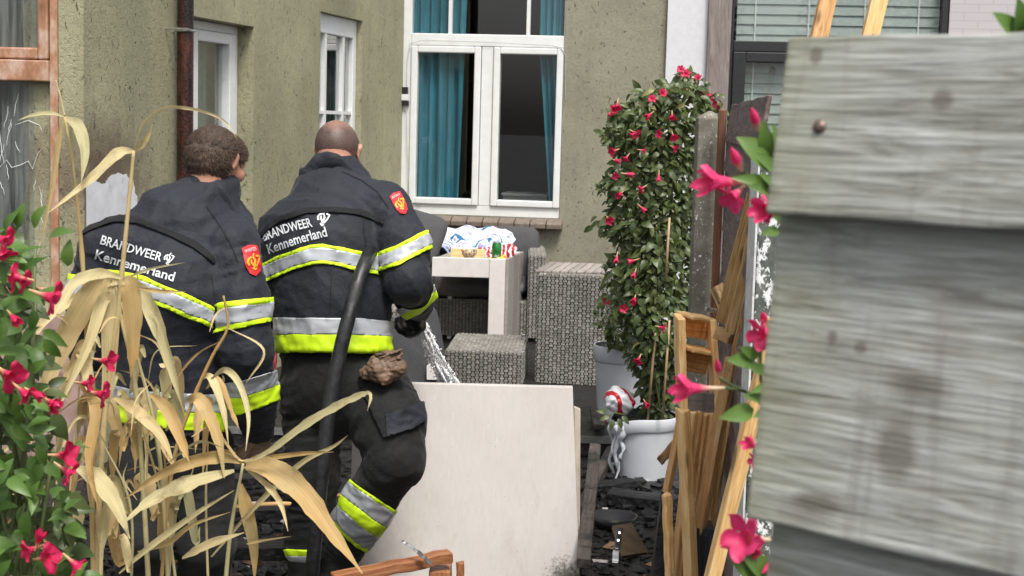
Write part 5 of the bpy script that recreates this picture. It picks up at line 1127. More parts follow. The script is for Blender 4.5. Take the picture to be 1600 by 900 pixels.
    for (x, y, D, dx, dy) in ((478, 855, 5.25, .02, .16), (530, 866, 5.25, -.10, -.08)):
        b = at(x, y, D); z = b.z; bl_ = [Limb(b, (b.x, b.y, .08), .07, .06, 'shaft', None, .003, 80), Limb((b.x, b.y, .055), (b.x + dx, b.y + dy, .045), .055, .045, 'toe')]; bv, bf = surface(bl_, .010, .03, 0, [lambda P: .004 - P[:, 2]]); npmesh('boot', bv, bf, M['rubber'], ff)
    HL, Q, hf_, hu, hr = head_limbs(at(528, 236, 5.50), (.14, .90, -.42), (.02, .42, 1)); neck = [Limb(Q(-.035, -.03), at(522, 290, 5.42), .06, .064, 'neck'), Limb(Q(.0, -.05), at(525, 292, 5.47), .058, .062, 'neck')]
    core = [Limb(l.a, l.b, l.ra * .72, l.rb * .72, l.lab, l.flat) for l in jl + tl]; hl = hand_limbs(at(656, 484, 5.45), Vector((-.1, .75, -.5)), (-.8, -.2, -.3), -1, 1.1); hl2 = hand_limbs(at(475, 490, 5.75), Vector((.6, .7, 0)), (0, -.3, -1), 1, 1.0)
    bv, bf = surface(core + neck + HL + hl + hl2, .0095, .014); npmesh('body', bv, bf, M['skin'], ff)
    for L_ in (hl, hl2): L_ = [Limb(l.a, l.b, l.ra + .005, l.rb + .005, l.lab, l.flat) for l in L_]; gv, gf = surface(L_, .0065, .012); npmesh('glove', gv, gf, M['rubber'], ff)
    for s_ in (-1, 1): m = MB(); m.lathe(Vector(Q(.083, .0, .03 * s_)), [(0, -.011), (.008, -.008), (.011, 0), (.008, .008), (0, .011)], 10); m.build('eye', M['white_paint'], ff, True)
    hc = nvec(at(528, 236, 5.50))
    def hairline(P):
        q = P - hc; a, b = q @ hf_, q @ hu
        return np.maximum(-(b + .055 - np.clip((a + .02) * 1.6, 0, .06)), a - .07)
    cap = [Limb(l.a, l.b, l.ra + .0035, l.rb + .003, l.lab, l.flat) for l in HL[:1]]; hv, hf2 = surface(cap, .005, .01, 0, [hairline])
    t = NT('shaved_scalp'); v_ = t.coord(); n_ = t.noise(v_, 260, 4, .8); n2 = t.noise(v_, 25, 4); gz = t.n('ShaderNodeSeparateXYZ'); t.l(t.coord((1, 1, 1), 'Generated'), gz.inputs[0]); zf = t.math('ADD', gz.outputs[2], t.math('MULTIPLY', t.math('SUBTRACT', n2, .5), .25)); M['scalp'] = t.fin(t.mix(t.ramp(zf, [(.05, .8), (.32, 0), (.74, 0), (.98, .6)]), t.mix(.45, t.ramp(n_, [(.40, (.018, .012, .010)), (.62, (.17, .10, .075))]), t.ramp(n2, [(.3, (.035, .023, .019)), (.7, (.125, .078, .06))])), t.ramp(n_, [(.3, (.22, .11, .075)), (.6, (.46, .25, .17))])), .5, t.bump(n_, .4, .002))  # crown lightened in colour for its shine, nape faded to skin
    npmesh('hair', hv, hf2, M['scalp'], ff)
firefighter_b()
# leather gloves stuffed in his pocket
gl = thing('leather_gloves', 'pair of tan leather gloves stuffed into the hip pocket', 'gloves', at(600, 590, 5.05))
gL = chain([(566, 582, 5.06, 8), (590, 578, 5.03, 17), (622, 574, 5.04, 16)], 'a', None, .004, 90) + chain([(588, 566, 5.04, 12), (605, 556, 5.04, 9), (622, 552, 5.06, 8)], 'b', None, .003, 120) + chain([(572, 586, 5.04, 8), (600, 590, 5.02, 12), (626, 580, 5.04, 10)], 'c', None, .003, 90)
gv, gf = surface(gL, .005, .008, 0, None, lambda P: fold_noise(P, .0055, 38, 3) + fold_noise(P, .002, 90, 6)); npmesh('palm_piece', gv, gf, M['leather'], gl)
for i, (a, b, c_) in enumerate((((594, 560), (612, 552), (628, 546)), ((606, 566), (622, 560), (628, 552)), ((590, 555), (600, 552), (612, 550)))):
    gv, gf = surface(chain([(*a, 5.03, 6), (*b, 5.03, 5), (*c_, 5.04, 3)], 'f', (np.array([0.3, .2, .93]), 1.9), .003, 160), .0035, .006, 0, None, lambda P: fold_noise(P, .002, 90, 5)); npmesh('finger_piece', gv, gf, M['leather'], gl)
# ------------------------------------------------------------------ hose, nozzle, water
hose = thing('fire_hose', 'thick black fire hose rising from the ground to under the firefighter arm', 'hose', on_z(485, 960, 0))
hp = [(480, 990, 4.95), (488, 890, 4.88), (497, 800, 4.86), (507, 700, 4.86), (517, 620, 4.88), (530, 555, 4.9), (545, 495, 4.93), (560, 440, 4.99), (571, 410, 5.05), (579, 394, 5.17), (590, 396, 5.30), (622, 440, 5.42), (650, 476, 5.58)]
def catmull(P_, n=8):
    P_ = [np.array(q, float) for q in P_]; P_ = [2 * P_[0] - P_[1]] + P_ + [2 * P_[-1] - P_[-2]]; o = []
    for i in range(1, len(P_) - 2):
        for k in range(n):
            t_ = k / n; a, b, c, d = P_[i - 1:i + 3]; o.append(.5 * (2 * b + (c - a) * t_ + (2 * a - 5 * b + 4 * c - d) * t_ ** 2 + (-a + 3 * b - 3 * c + d) * t_ ** 3))
    return o + [P_[-2]]
hc_ = catmull(hp); gh = Vector((at(480, 990, 4.95).x - .25, 4.7, .03)); hq = [gh + Vector((-.5, .1, 0)), gh] + [at(*q) for q in hc_]
t = NT('hose_rubber'); v = t.coord(); f = t.noise(v, 45, 5, .7); g = t.noise(v, 10, 3); M['hose'] = t.fin(t.ramp(f, [(.4, (.008, .008, .009)), (.62, (.02, .021, .022)), (.8, (.09, .085, .07))]), t.ramp(g, [(.4, .3), (.6, .65)]), t.bump(f, .5, .005))
m = MB(); m.tube(hq, .0235, 16); m.build('tube', M['hose'], hose, True)
m = MB(); a, b = at(651, 479, 5.62), at(656, 489, 5.66); m.tube([at(645, 470, 5.56), a, a + (b - a) * .3, b], [.028, .026, .02, .022], 14); m.build('nozzle', M['steel'], hose, True)
t = NT('spray_water'); t.fin((.97, .98, .985), .12); M['water'] = t.m
jet = MB(); rr = random.Random(3); P0, P3 = at(655, 484, 5.68), at(702, 604, 6.9)
def jpt(s_, w_, a): 
    px, py, D = 652 + 52 * s_ ** 1.25, 484 + 120 * s_, 5.69 + .10 * s_; return at(px + math.cos(a) * w_ * (6 + 10 * s_), py + math.sin(a) * w_ * 5, D + math.sin(a) * w_ * .03)
for i in range(300):
    a, w_, s0 = rr.uniform(0, 6.28), rr.random() ** .7, rr.random() ** 1.2 * .9; L = rr.uniform(.05, .28); q = [jpt(min(1.02, s0 + L * k / 6), w_ * (1 + .1 * math.sin(k + i)), a) for k in range(7)]
    if q[-1] == q[-2]: continue
    r0 = rr.uniform(.0015, .005); jet.tube(q, [r0 * (.3 + math.sin(3.1 * (k + .2) / 6.6)) for k in range(7)], 5)
for i in range(9):        # continuous core of the stream
    a, w_ = i * .7, .12 + .55 * (i % 3) / 2; jet.tube([jpt(k / 14, w_ * (1 + .25 * math.sin(k * 1.3 + i)), a + .06 * k) for k in range(15)], [.0075 - .0003 * k + .0022 * math.sin(k * 2.1 + i) for k in range(15)], 7)
for i in range(1000):
    c = jpt(rr.uniform(.1, 1.05), rr.uniform(.2, 1.35), rr.uniform(0, 6.28)); r0 = rr.uniform(.001, .0036); jet.lathe(c, [(0, -r0), (r0 * .8, -r0 * .5), (r0 * .8, r0 * .5), (0, r0)], 6)
tag(jet.build('water_jet', M['water'], None, True), 'jet of water spraying from the nozzle behind the door panel', 'water', kind='stuff')

# ------------------------------------------------------------------ vegetation
def leaf_mesh(name, wid=.52, fold=.10, curl=.22, tip=1.0, mat=None):
    vs, fs = [], []; n = 7
    for i in range(n):
        s_ = i / (n - 1); w_ = wid / 2 * (math.sin(math.pi * min(1, s_ ** .8)) ** .75) * (1 - .12 * s_); z = -curl * s_ * s_ + .06 * math.sin(3 * s_)
        if i in (0, n - 1): w_ = .012
        vs += [(s_, -w_, z + fold * w_ * 2), (s_, 0, z), (s_, w_, z + fold * w_ * 2)]
    for i in range(n - 1):
        for j in range(2): fs.append((i * 3 + j, i * 3 + j + 1, (i + 1) * 3 + j + 1, (i + 1) * 3 + j))
    me = bpy.data.meshes.new(name); me.from_pydata(vs, [], fs); me.materials.append(mat); me.polygons.foreach_set('use_smooth', [True] * len(fs)); return me
def frame(p, x, n, L):
    x = Vector(x).normalized(); n = Vector(n); z = (n - x * n.dot(x)).normalized(); y = z.cross(x); p = Vector(p)
    return Matrix(((x.x * L, y.x * L, z.x * L, p.x), (x.y * L, y.y * L, z.y * L, p.y), (x.z * L, y.z * L, z.z * L, p.z), (0, 0, 0, 1)))
def place(me, name, parent, mtx):
    o = bpy.data.objects.new(name, me); COL.objects.link(o); o.matrix_basis = mtx; adopt(o, parent); return o
def flower_mesh(name, mat, openness=1.0, seed=0):
    """a trumpet along +X: pale narrow throat at 0, five petals flaring at 1"""
    rr = random.Random(seed); vs, fs = [], []; n = 20
    prof = [(0, .035), (.15, .045), (.32, .06), (.5, .11), (.64, .16)]
    for x, r in prof:
        for j in range(n): a = 6.28319 * j / n; vs.append((x, r * math.cos(a), r * math.sin(a)))
    for i in range(len(prof) - 1):
        for j in range(n): fs.append((i * n + j, i * n + (j + 1) % n, (i + 1) * n + (j + 1) % n, (i + 1) * n + j))
    nc, nr_ = 9, 7
    for k in range(5):
        ph = rr.uniform(-.2, .2); flare = openness * rr.uniform(.7, 1.25); cup = rr.uniform(.3, 1.0); b1 = rr.uniform(0, 6); o0 = len(vs)
        for i in range(nr_):
            t_ = i / (nr_ - 1); hw = .72 * math.sin(math.pi * (.20 + .74 * t_)) ** .8 if t_ < 1 else .12
            for q in range(nc):
                s_ = (q / (nc - 1) - .5) * 2; a = 6.28319 * k / 5 + s_ * hw * (1.05 - .25 * t_) + (ph + .35) * t_ * t_
                r = .155 + .36 * flare * t_ * (1 - .10 * s_ * s_ * t_) ; x = .63 + .40 * t_ * (1.2 - .8 * flare) - .13 * flare * t_ ** 3 * cup + .035 * math.sin(4 * s_ + b1 + 3 * t_) * t_ - .05 * s_ * t_
                vs.append((x, r * math.cos(a), r * math.sin(a)))
        for i in range(nr_ - 1):
            for q in range(nc - 1): fs.append((o0 + i * nc + q, o0 + i * nc + q + 1, o0 + (i + 1) * nc + q + 1, o0 + (i + 1) * nc + q))
    me = bpy.data.meshes.new(name); me.from_pydata(vs, [], fs); me.materials.append(mat); me.polygons.foreach_set('use_smooth', [True] * len(fs)); return me
def bud_mesh(name, mat):
    m = MB(); m.lathe((0, 0, 0), [(.02, 0), (.06, .2), (.10, .45), (.085, .7), (.03, .93), (.0, 1)], 10); me = bpy.data.meshes.new(name)
    me.from_pydata([(v.z, v.x, v.y) for v in m.v], [], m.f); me.materials.append(mat); me.polygons.foreach_set('use_smooth', [True] * len(m.f)); return me
def petal_mat(name, c, c2, throat):
    t = NT(name); v = t.coord(); sp = t.n('ShaderNodeSeparateXYZ'); t.l(v, sp.inputs[0]); oi = t.n('ShaderNodeObjectInfo'); f = t.noise(v, 5, 4)
    col = t.mix(f, c, c2); col = t.mix(t.ramp(sp.outputs[0], [(.22, 1), (.5, 0)]), col, throat); tr = t.n('ShaderNodeBsdfTranslucent'); t.l(col, tr.inputs[0]); mx = t.n('ShaderNodeMixShader'); mx.inputs[0].default_value = .3
    t.fin(col, .5); t.l(t.b.outputs[0], mx.inputs[1]); t.l(tr.outputs[0], mx.inputs[2]); t.l(mx.outputs[0], t.out.inputs[0]); return t.m
M['petal'] = petal_mat('crimson_petal', (.50, .006, .055), (.74, .03, .13), (.70, .48, .25)); M['petal_pink'] = petal_mat('pink_petal', (.66, .015, .11), (.85, .08, .24), (.80, .66, .45))
M['leaf_dark'] = mat_leaf('climber_leaf', (.024, .048, .014), (.092, .12, .034), .42); M['leaf_bright'] = mat_leaf('mandevilla_leaf', (.045, .10, .018), (.10, .185, .032), .45); M['leaf_pale'] = mat_leaf('yellowed_leaf', (.16, .17, .05), (.27, .25, .09), .45)
M['stem_green'] = mat_plain('green_stem', (.10, .13, .04), .5); M['cane'] = mat_plain('bamboo_cane', (.36, .25, .13), .5, .2)
LD = [leaf_mesh('climber_leaf_shape', w_, f_, c_, 1, M['leaf_dark']) for w_, f_, c_ in ((.55, .12, .25), (.48, .2, .1), (.6, .05, .35))]; LP = leaf_mesh('pale_leaf_shape', .45, .2, .3, 1, M['leaf_pale'])
LB = [leaf_mesh('mandevilla_leaf_shape', w_, f_, c_, 1, M['leaf_bright']) for w_, f_, c_ in ((.52, .12, .2), (.46, .2, .3))]
FL = [flower_mesh('trumpet_shape', M['petal'], o_, s_) for o_, s_ in ((1.0, 1), (.75, 2), (.35, 3))]; FP = [flower_mesh('pink_trumpet_shape', M['petal_pink'], o_, s_) for o_, s_ in ((1.0, 4), (.6, 5), (.85, 6))]; BUD = bud_mesh('bud_shape', M['petal_pink']); BUDR = bud_mesh('red_bud_shape', M['petal'])
def join_leaves(name, items, mat, parent):
    """many small leaves as one mesh: items are (mesh, matrix)"""
    Vs, Fs, n = [], [], 0
    for me, mt in items:
        co = np.empty(len(me.vertices) * 3); me.vertices.foreach_get('co', co); A = np.array(mt); Vs.append(co.reshape(-1, 3) @ A[:3, :3].T + A[:3, 3]); Fs += [tuple(i + n for i in p.vertices) for p in me.polygons]; n += len(me.vertices)
    return mk(name, np.concatenate(Vs).tolist(), Fs, mat, parent, True, kind='stuff')
# --- climbing mandevilla in the two pots
def climber(label, outline, Dc, rd, n_single, n_mass, flowers, root, canes, seed, leafL=.048):
    pl = thing('climbing_plant', label, 'climbing plant', root); rr = random.Random(seed); ys = [q[0] for q in outline]; its = []
    def samp(front):
        while True:
            y = rr.uniform(ys[0], ys[-1]); l, r_ = np.interp(y, ys, [q[1] for q in outline]), np.interp(y, ys, [q[2] for q in outline]); wmax = 130.
            if rr.random() > (r_ - l) / wmax: continue
            s_ = rr.uniform(-1, 1); x = (l + r_) / 2 + s_ * (r_ - l) / 2 * (1 + rr.choice((0, 0, 0, .0, .22)) * rr.random() + .12 * math.sin(y * .09 + 1.3) * (s_ < 0) + .06 * math.sin(y * .045) + rr.uniform(-.06, .06)); dd = math.sqrt(max(0, 1 - s_ * s_)) * rd * min(1, (r_ - l) / 90)
            D = Dc - dd * rr.uniform(.75, 1.12) if front else Dc + dd * rr.uniform(-.8, 1); p = at(x, y, D); out = Vector((s_ * .8, -1.0 if front else rr.uniform(-1, 1), .25)).normalized()
            n = (out + Vector((rr.gauss(0, .45), rr.gauss(0, .35), rr.gauss(.25, .4)))).normalized(); d = Vector((rr.gauss(0, .7) + s_ * .4, rr.gauss(-.2, .4), rr.gauss(-.55, .5))); L = leafL * rr.choice((.55, .8, 1, 1, 1.25)) * rr.uniform(.8, 1.15); return y, (p, d, n, L)
    for i in range(n_single): y, a = samp(True); place(LP if rr.random() < .16 or (y < 200 and rr.random() < .15) else rr.choice(LD), 'leaf', pl, frame(*a))
    its = [(rr.choice(LD), frame(*samp(i % 3 != 0)[1])) for i in range(n_mass)]; join_leaves('foliage', its, M['leaf_dark'], pl)
    for (x, y, k_) in flowers:
        p = at(x, y, Dc - rd * 1.4 if 945 < x < 1075 else Dc - .1); d = Vector((rr.gauss(-.1, .75), rr.gauss(-.35, .3), -rr.uniform(.1, 1))) if k_ != 'up' else Vector((rr.gauss(0, .5), -.8, rr.gauss(.5, .4))); L = rr.uniform(.042, .062)
        place(rr.choice(FL[1:]) if k_ != 'up' else FL[rr.choice((0, 1))], 'flower', pl, frame(p - d.normalized() * L * .8, d, (1, .2, .1), L))
    for a, b in canes: m = MB(); m.tube([at(*a), at(*b)], .006, 7); m.build('cane', M['cane'], pl, True)
    for i in range(10 if n_single > 200 else 3):      # stray shoots
        y = rr.uniform(ys[0], ys[-1] - 40); sgn = -1 if i % 4 else 1; x = np.interp(y, ys, [q[1] for q in outline]) + 6 if sgn < 0 else np.interp(y, ys, [q[2] for q in outline]) - 8
        if sgn > 0 and y > 170: continue
        q = [at(x + sgn * k * rr.uniform(4, 6), y - 3 * k + k * k * rr.uniform(0, 1.4), Dc - .1) for k in range(5)]; m = MB(); m.tube(q, .002, 5); m.build('shoot', M['stem_green'], pl)
        for k in (2, 3, 4, 4): place(rr.choice(LD), 'leaf', pl, frame(q[k], (sgn * rr.uniform(-.2, 1), -.3, rr.gauss(0, .7)), (0, -1, .6), leafL * rr.uniform(.5, .9)))
    for i in range(9):
        q = [Vector(root) + Vector((rr.uniform(-.08, .08), rr.uniform(-.08, .08), 0))]; y0, y1 = ys[-1], ys[0]
        for k in range(1, 9): y = y0 + (y1 - y0) * k / 9; l, r_ = np.interp(y, ys, [z[1] for z in outline]), np.interp(y, ys, [z[2] for z in outline]); q.append(at((l + r_) / 2 + rr.uniform(-.35, .35) * (r_ - l), y, Dc - rd * rr.uniform(-.2, .8)))
        m = MB(); m.tube(q, .004, 5); m.build('stem', M['stem_green'], pl, True)
    return pl
fu = [(953, 179), (964, 169), (986, 212), (996, 210), (1012, 182), (1050, 185), (1079, 195), (1029, 209), (1053, 216), (1008, 236), (1056, 233), (955, 237), (967, 252), (977, 249), (961, 275), (986, 273), (1029, 280), (1000, 296), (967, 305), (1006, 328), (952, 345), (963, 407), (985, 409), (990, 431), (974, 482), (990, 471), (996, 565), (1011, 633), (1038, 513)]
fl_ = [(x, y, '') for x, y in fu] + [(x, y, 'up') for x, y in ((1036, 144), (1076, 140), (1085, 132), (1095, 146), (1099, 158), (1121, 163), (1110, 150), (1064, 106), (1020, 152), (960, 170), (1090, 120), (1072, 112))]
outl = [(108, 1056, 1072), (128, 1046, 1092), (140, 1012, 1100), (155, 985, 1112), (180, 955, 1120), (215, 956, 1106), (250, 962, 1094), (290, 955, 1090), (330, 950, 1086), (350, 945, 1084), (380, 962, 1084), (450, 962, 1080), (520, 975, 1076), (560, 990, 1066), (600, 1004, 1052), (655, 1016, 1042)]
climber('tall leafy climber hung with wilted red trumpet flowers beside the concrete post', outl, pcf.y + .02, .24, 300, 4400, fl_, (pcf.x, pcf.y, .25), [((1035, 655, 7.15), (1046, 500, 7.12)), ((1012, 655, 7.2), (1024, 520, 7.1)), ((1040, 440, 7.08), (1046, 340, 7.08))], 21)
climber('smaller leafy climber growing in the rear pot beside the wicker box', [(400, 955, 985), (440, 948, 1010), (480, 946, 1015), (515, 940, 1015), (548, 950, 1005)], 8.1, .14, 90, 160, [(948, 470, ''), (960, 500, '')], (pcr.x, pcr.y, .45), [], 22, .055)
sp = thing('fallen_sprig', 'leafy sprig with a red bud drooping over the melted pot rim', 'sprig', at(955, 660, pcf.y - .15))
for (x, y, dx, dz) in ((952, 650, -.6, -.2), (958, 656, -.2, -.8), (966, 654, .3, -.7), (948, 644, -.9, .2), (972, 650, .6, -.6)): place(LD[0], 'leaf', sp, frame(at(x, y, pcf.y - .2), (dx, -.3, dz), (0, -1, .5), .05))
place(BUDR, 'bud', sp, frame(at(951, 650, pcf.y - .2), (-.45, -.1, -.9), (0, -1, 0), .045)); m = MB(); m.tube([at(975, 648, pcf.y - .16), at(960, 645, pcf.y - .2), at(952, 650, pcf.y - .2)], .003, 5); m.build('stem', M['stem_green'], sp)

# --- mandevilla bush by the camera's left edge
bush = thing('mandevilla_bush', 'green mandevilla bush with open crimson trumpets beside the dry reed', 'bush', at(20, 1000, 3.0)); bush.location.z = 0; rr = random.Random(31)
ol = [(350, -40, 30), (400, -40, 30), (450, -40, 55), (500, -40, 70), (560, -40, 75), (620, -40, 85), (700, -40, 100), (760, -40, 110), (850, -40, 120), (930, -40, 125)]
def bush_leaf(front=True):
    y = rr.uniform(355, 930); r_ = np.interp(y, [q[0] for q in ol], [q[2] for q in ol]); x = rr.uniform(-60, r_); D = rr.uniform(2.75, 2.95) if front else rr.uniform(2.95, 3.25)
    return frame(at(x, y, D), (rr.gauss(.3, .7), rr.gauss(-.2, .4), rr.gauss(-.2, .6)), (rr.gauss(0, .4), -.8, rr.gauss(.7, .35)), rr.uniform(.035, .065))
for i in range(230): place(rr.choice(LB), 'leaf', bush, bush_leaf())
join_leaves('foliage', [(rr.choice(LD), bush_leaf(False)) for i in range(420)], M['leaf_dark'], bush)
for i in range(14):
    q = [Vector((rr.uniform(-1.15, -.9), 3.05 + rr.uniform(-.1, .1), 0))]; x, y = rr.uniform(-20, 90), rr.uniform(380, 800); e = at(x, y, 2.95); q += [q[0].lerp(e, k / 6) + Vector((rr.uniform(-.03, .03), 0, 0)) for k in range(1, 6)] + [e]; m = MB(); m.tube(q, .0035, 5); m.build('stem', M['stem_green'], bush, True)
for (x, y, dx, dy, k_, L) in ((12, 378, .5, .2, 0, .07), (8, 398, .3, .9, 1, .06), (20, 432, -.6, -.1, 0, .065), (40, 442, .7, .3, 0, .06), (88, 468, 1, .35, 0, .085), (24, 500, .5, .4, 2, .05), (20, 592, .5, .25, 0, .085), (42, 618, .6, .5, 1, .06), (60, 618, .8, .4, 2, .05), (86, 632, .9, .5, 2, .05),
                              (108, 712, 1, -.05, 1, .075), (112, 742, .7, .5, 0, .065), (78, 872, .4, -.1, 0, .075), (40, 862, -.4, .1, 1, .06), (122, 886, .5, .5, 1, .06), (62, 838, .2, -.5, 2, .05), (172, 566, 1, .15, 1, .075), (165, 618, 1, .2, 0, .08), (140, 600, .9, .1, 1, .06), (85, 636, .7, .3, 1, .05)):
    d = (cr * dx - cu * dy - Vector((0, 1, 0)) * rr.uniform(-.1, .45)).normalized(); tipp = at(x, y, 2.72 if x < 130 else 3.3); L *= .82; place(FL[k_], 'flower', bush, frame(tipp - d * L * .75, d, (.2, 0, 1), L))
for (x, y, dx, dy) in ((90, 365, .6, -.2), (20, 358, .3, -.5), (65, 352, .3, -.6), (40, 352, .2, -.7), (118, 412, .1, -.9), (15, 400, .9, 0)): place(LB[0], 'leaf', bush, frame(at(x - 12, y + 4, 2.8), cr * dx - cu * dy - Vector((0, .3, 0)), (0, -.7, .7), .05))

# --- sprigs of mandevilla hanging by the near fence
sg = thing('mandevilla_sprig', 'mandevilla sprigs with large pink trumpets poking past the weathered fence end', 'sprig', at(1230, 430, 1.9)); Ds = 1.85
def pxleaf(a, b, wscale=1.0, me=None, roll=0.0, D=Ds, parent=sg, tilt=-.15):
    p, q = at(*a, D), at(*b, D + tilt * .15); d = q - p; return place(me or LB[0], 'leaf', parent, frame(p, d, Vector((roll, -1, .25)), d.length) @ Matrix.Diagonal((1, wscale, 1, 1)))
for a, b, wv_, r_ in (((1212, 262), (1160, 214), 1.05, .2), ((1205, 258), (1192, 192), .8, -.3), ((1216, 250), (1214, 196), .8, .5), ((1222, 275), (1182, 238), .7, .3), ((1203, 288), (1150, 276), .65, .0), ((1212, 300), (1175, 290), .8, -.3), ((1225, 300), (1194, 272), .8, .2), ((1216, 360), (1194, 364), .9, 0), ((1222, 345), (1205, 330), .9, .4), ((1180, 562), (1142, 562), 1.1, .3), ((1186, 556), (1162, 545), 1.0, -.4), ((1196, 580), (1172, 572), .9, .2), ((1200, 600), (1178, 612), .8, .3), ((1190, 622), (1168, 618), .9, 0), ((1178, 640), (1130, 652), 1.0, .2), ((1200, 640), (1182, 650), 1, 0), ((1205, 900), (1166, 866), 1.1, .5), ((1190, 905), (1150, 880), 1.0, .0), ((1200, 762), (1180, 752), 1, 0)): pxleaf(a, b, wv_, None, r_)
def pxflower(a, b, me, nm='flower', D=Ds, ws=1.0, dd=-.02):
    p, q = at(*a, D), at(*b, D + dd); d = q - p; return place(me, nm, sg, frame(p, d, (.2, -.4, 1), d.length) @ Matrix.Diagonal((1, ws, ws, 1)))
pxflower((1188, 284), (1082, 284), FP[1], ws=.62); pxflower((1170, 283), (1130, 322), FP[2], ws=.95); pxflower((1226, 326), (1178, 328), FP[1], ws=.95, dd=-.03); pxflower((1226, 318), (1186, 338), FP[2], ws=.7, dd=-.02); pxflower((1226, 512), (1170, 526), FP[2], ws=.8, dd=-.03); pxflower((1222, 505), (1184, 540), FP[1], ws=.8, dd=-.01); pxflower((1132, 606), (1048, 608), FP[1], ws=.72); pxflower((1202, 705), (1160, 690), FP[1], ws=.6); pxflower((1204, 712), (1168, 722), FP[2], ws=.6); pxflower((1206, 844), (1140, 838), FP[2], ws=.85, dd=-.05); pxflower((1200, 840), (1172, 866), FP[1], ws=.9); pxflower((1205, 700), (1195, 672), FP[2], ws=.7)
for a, b, ws in (((1186, 205), (1174, 168), 1.6), ((1160, 268), (1142, 230), 1.6), ((1124, 590), (1120, 560), 1.3), ((1195, 506), (1192, 488), 1.8), ((1208, 745), (1190, 700), 1.2), ((1220, 870), (1190, 896), 1.6)): pxflower(a, b, BUD, 'bud', Ds, ws)
for pp in ([(1240, 300), (1200, 284), (1170, 283)], [(1225, 230), (1200, 240), (1186, 205)], [(1225, 290), (1180, 280), (1160, 268)], [(1240, 660), (1195, 620), (1188, 560), (1192, 506)], [(1200, 640), (1165, 612), (1132, 606)], [(1165, 612), (1140, 600), (1124, 590)], [(1240, 720), (1204, 708)], [(1240, 850), (1204, 843)], [(1240, 880), (1208, 900)], [(1235, 340), (1215, 360)], [(1260, 420), (1240, 300)], [(1260, 420), (1240, 660)], [(1240, 660), (1250, 880)]):
    q = catmull([(x, y, Ds + .002) for x, y in pp], 6); m = MB(); m.tube([at(*z) for z in q], .0022, 6); m.build('stem', M['stem_green'], sg, True)
sg2 = thing('leaf_shoot', 'pair of bright green leaves showing above the weathered fence', 'shoot', at(1600, 60, 1.5))
for a, b in (((1590, 60), (1562, 20)), ((1592, 60), (1598, 0)), ((1598, 62), (1640, 15))): pxleaf(a, b, 1.0, None, .2, 1.5, sg2)
m = MB(); m.tube([at(1592, 58, 1.5), at(1600, 140, 1.5), at(1610, 400, 1.52)], .003, 6); m.build('stem', M['stem_green'], sg2)

# --- dry reed between camera and firefighters
t = NT('dry_reed'); oi = t.n('ShaderNodeObjectInfo'); at_ = t.n('ShaderNodeAttribute'); at_.attribute_name = 'st'; mpp = t.n('ShaderNodeMapping'); mpp.inputs['Scale'].default_value = (26, 2.2, 1); t.l(at_.outputs['Vector'], mpp.inputs[0]); v = t.coord(); f = t.noise(mpp.outputs[0], 1.0, 3, .6); blo = t.noise(v, 16, 6, .7); rp = t.ramp(oi.outputs['Random'], [(0, (.58, .36, .13)), (.25, (.72, .51, .22)), (.5, (.80, .63, .33)), (.75, (.74, .63, .33)), (1, (.50, .47, .25))])
col = t.mix(.6, rp, t.ramp(f, [(.3, .45), (.62, 1)]), 'MULTIPLY'); col = t.mix(t.ramp(blo, [(.56, 0), (.74, .7)]), col, (.22, .12, .05)); sy_ = t.n('ShaderNodeSeparateXYZ'); t.l(at_.outputs['Vector'], sy_.inputs[0]); col = t.mix(t.ramp(t.math('ADD', sy_.outputs[1], t.math('MULTIPLY', blo, .3)), [(1.0, 0), (1.15, .75)]), col, (.25, .14, .06)); gg = t.ramp(t.noise(v, 4, 3), [(.5, 0), (.7, .45)]); col = t.mix(gg, col, (.38, .38, .20)); tr = t.n('ShaderNodeBsdfTranslucent'); t.l(col, tr.inputs[0]); mx = t.n('ShaderNodeMixShader'); mx.inputs[0].default_value = .3; t.fin(col, .6, t.bump(f, .3, .004)); t.l(t.b.outputs[0], mx.inputs[1]); t.l(tr.outputs[0], mx.inputs[2]); t.l(mx.outputs[0], t.out.inputs[0]); M['reed'] = t.m
reed = thing('dry_reed', 'tall clump of dead straw-coloured reed in front of the firefighters', 'reed', at(220, 1080, 3.75)); reed.location.z = 0; rr = random.Random(41)
